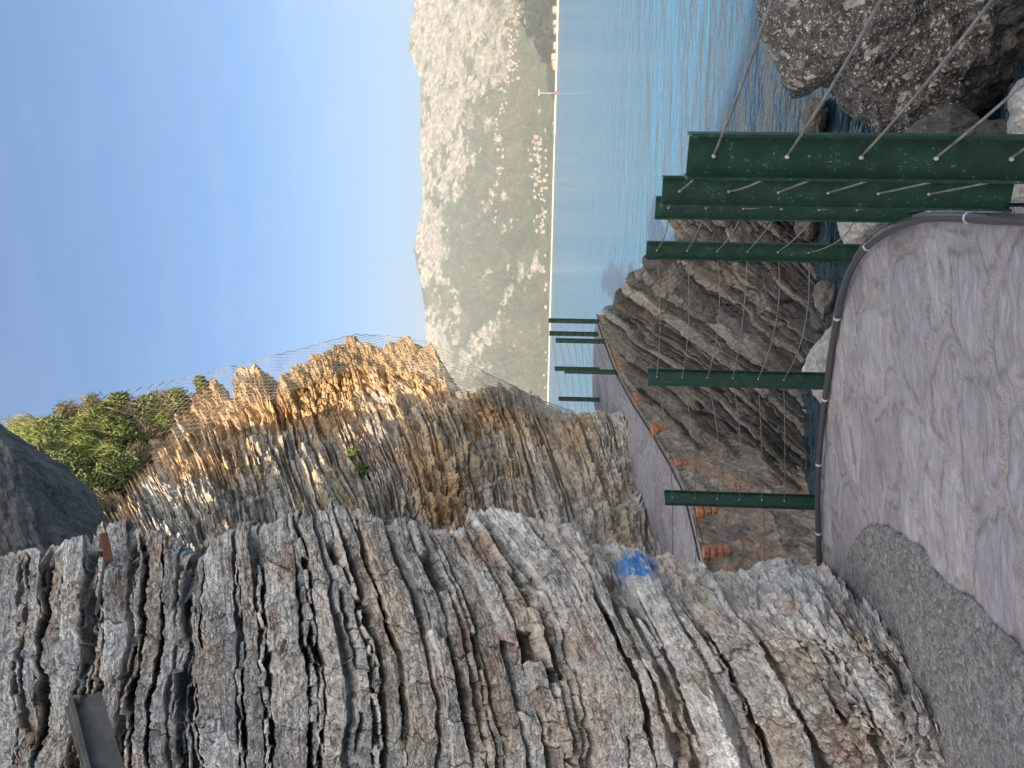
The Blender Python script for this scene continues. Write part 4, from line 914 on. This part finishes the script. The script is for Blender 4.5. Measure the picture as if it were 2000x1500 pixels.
netting()

# ------------------------------------------------------------------ old steel fixed to the near cliff
DST = plain('dark_flat_steel', (.135, .128, .12), .7, .3, 12, .2); RST = plain('rusty_steel', (.16, .065, .04), .9, .4, 25)
def bar(a, b, D1, D2, wpx, th, mat, name, parent=None):
    p = P(np.array(a[0] + 0.), np.array(a[1] + 0.), np.array(D1)); q_ = P(np.array(b[0] + 0.), np.array(b[1] + 0.), np.array(D2))
    ax = (q_ - p) / 2; vd = (p + q_) / 2 - EYE; vd /= np.linalg.norm(vd); s = np.cross(ax, vd); s /= np.linalg.norm(s); n = np.cross(s, ax); n /= np.linalg.norm(n)
    m = MB(); m.box((p + q_) / 2, ax, s * wpx * D1 / F / 2, n * th); o = m.build(name, mat)
    bv = o.modifiers.new('bevel', 'BEVEL'); bv.width = .004; bv.segments = 2
    if parent is not None: setpar(o, parent)
    return o
bp = P(np.array(165.), np.array(1365.), np.array(4.9)); be = empty('steel_beam', bp, label='dark grey steel beam jutting from the upper grey cliff at the frame edge', cat='beam')
bar((162, 1368), (245, 1640), 4.75, 4.4, 66, .035, DST, 'web', be); bar((139, 1368), (208, 1640), 4.70, 4.35, 10, .07, DST, 'flange', be)
bar((150, 1366), (166, 1366 + 1), 4.74, 4.74, 16, .06, DST, 'end_plate', be)
bp = P(np.array(200.), np.array(1080.), np.array(5.6)); be = empty('bracket', bp, label='rusty iron bracket with a thin bent rod high on the grey cliff', cat='bracket')
bar((202, 1042), (214, 1098), 5.5, 5.45, 15, .02, RST, 'plate', be); bar((204, 1098), (188, 1200), 5.42, 5.25, 6, .01, DST, 'rod', be); bar((172, 1072), (206, 1074), 5.5, 5.48, 6, .012, DST, 'pin', be)

# ------------------------------------------------------------------ haze over the bay
hm = bpy.data.materials.new('haze_air'); hm.use_nodes = True; hn = hm.node_tree.nodes; hn.clear()
ho = hn.new('ShaderNodeOutputMaterial'); hv_ = hn.new('ShaderNodeVolumePrincipled'); hv_.inputs['Density'].default_value = 0.00019; hv_.inputs['Color'].default_value = (.97, .97, .94, 1); hv_.inputs['Anisotropy'].default_value = 0.2
hm.node_tree.links.new(hv_.outputs[0], ho.inputs['Volume'])
hb = MB(); hb.box((1200, 2250, 360), (3900, 0, 0), (0, 2400, 0), (0, 0, 364)); tag(hb.build('haze', hm), kind='stuff')
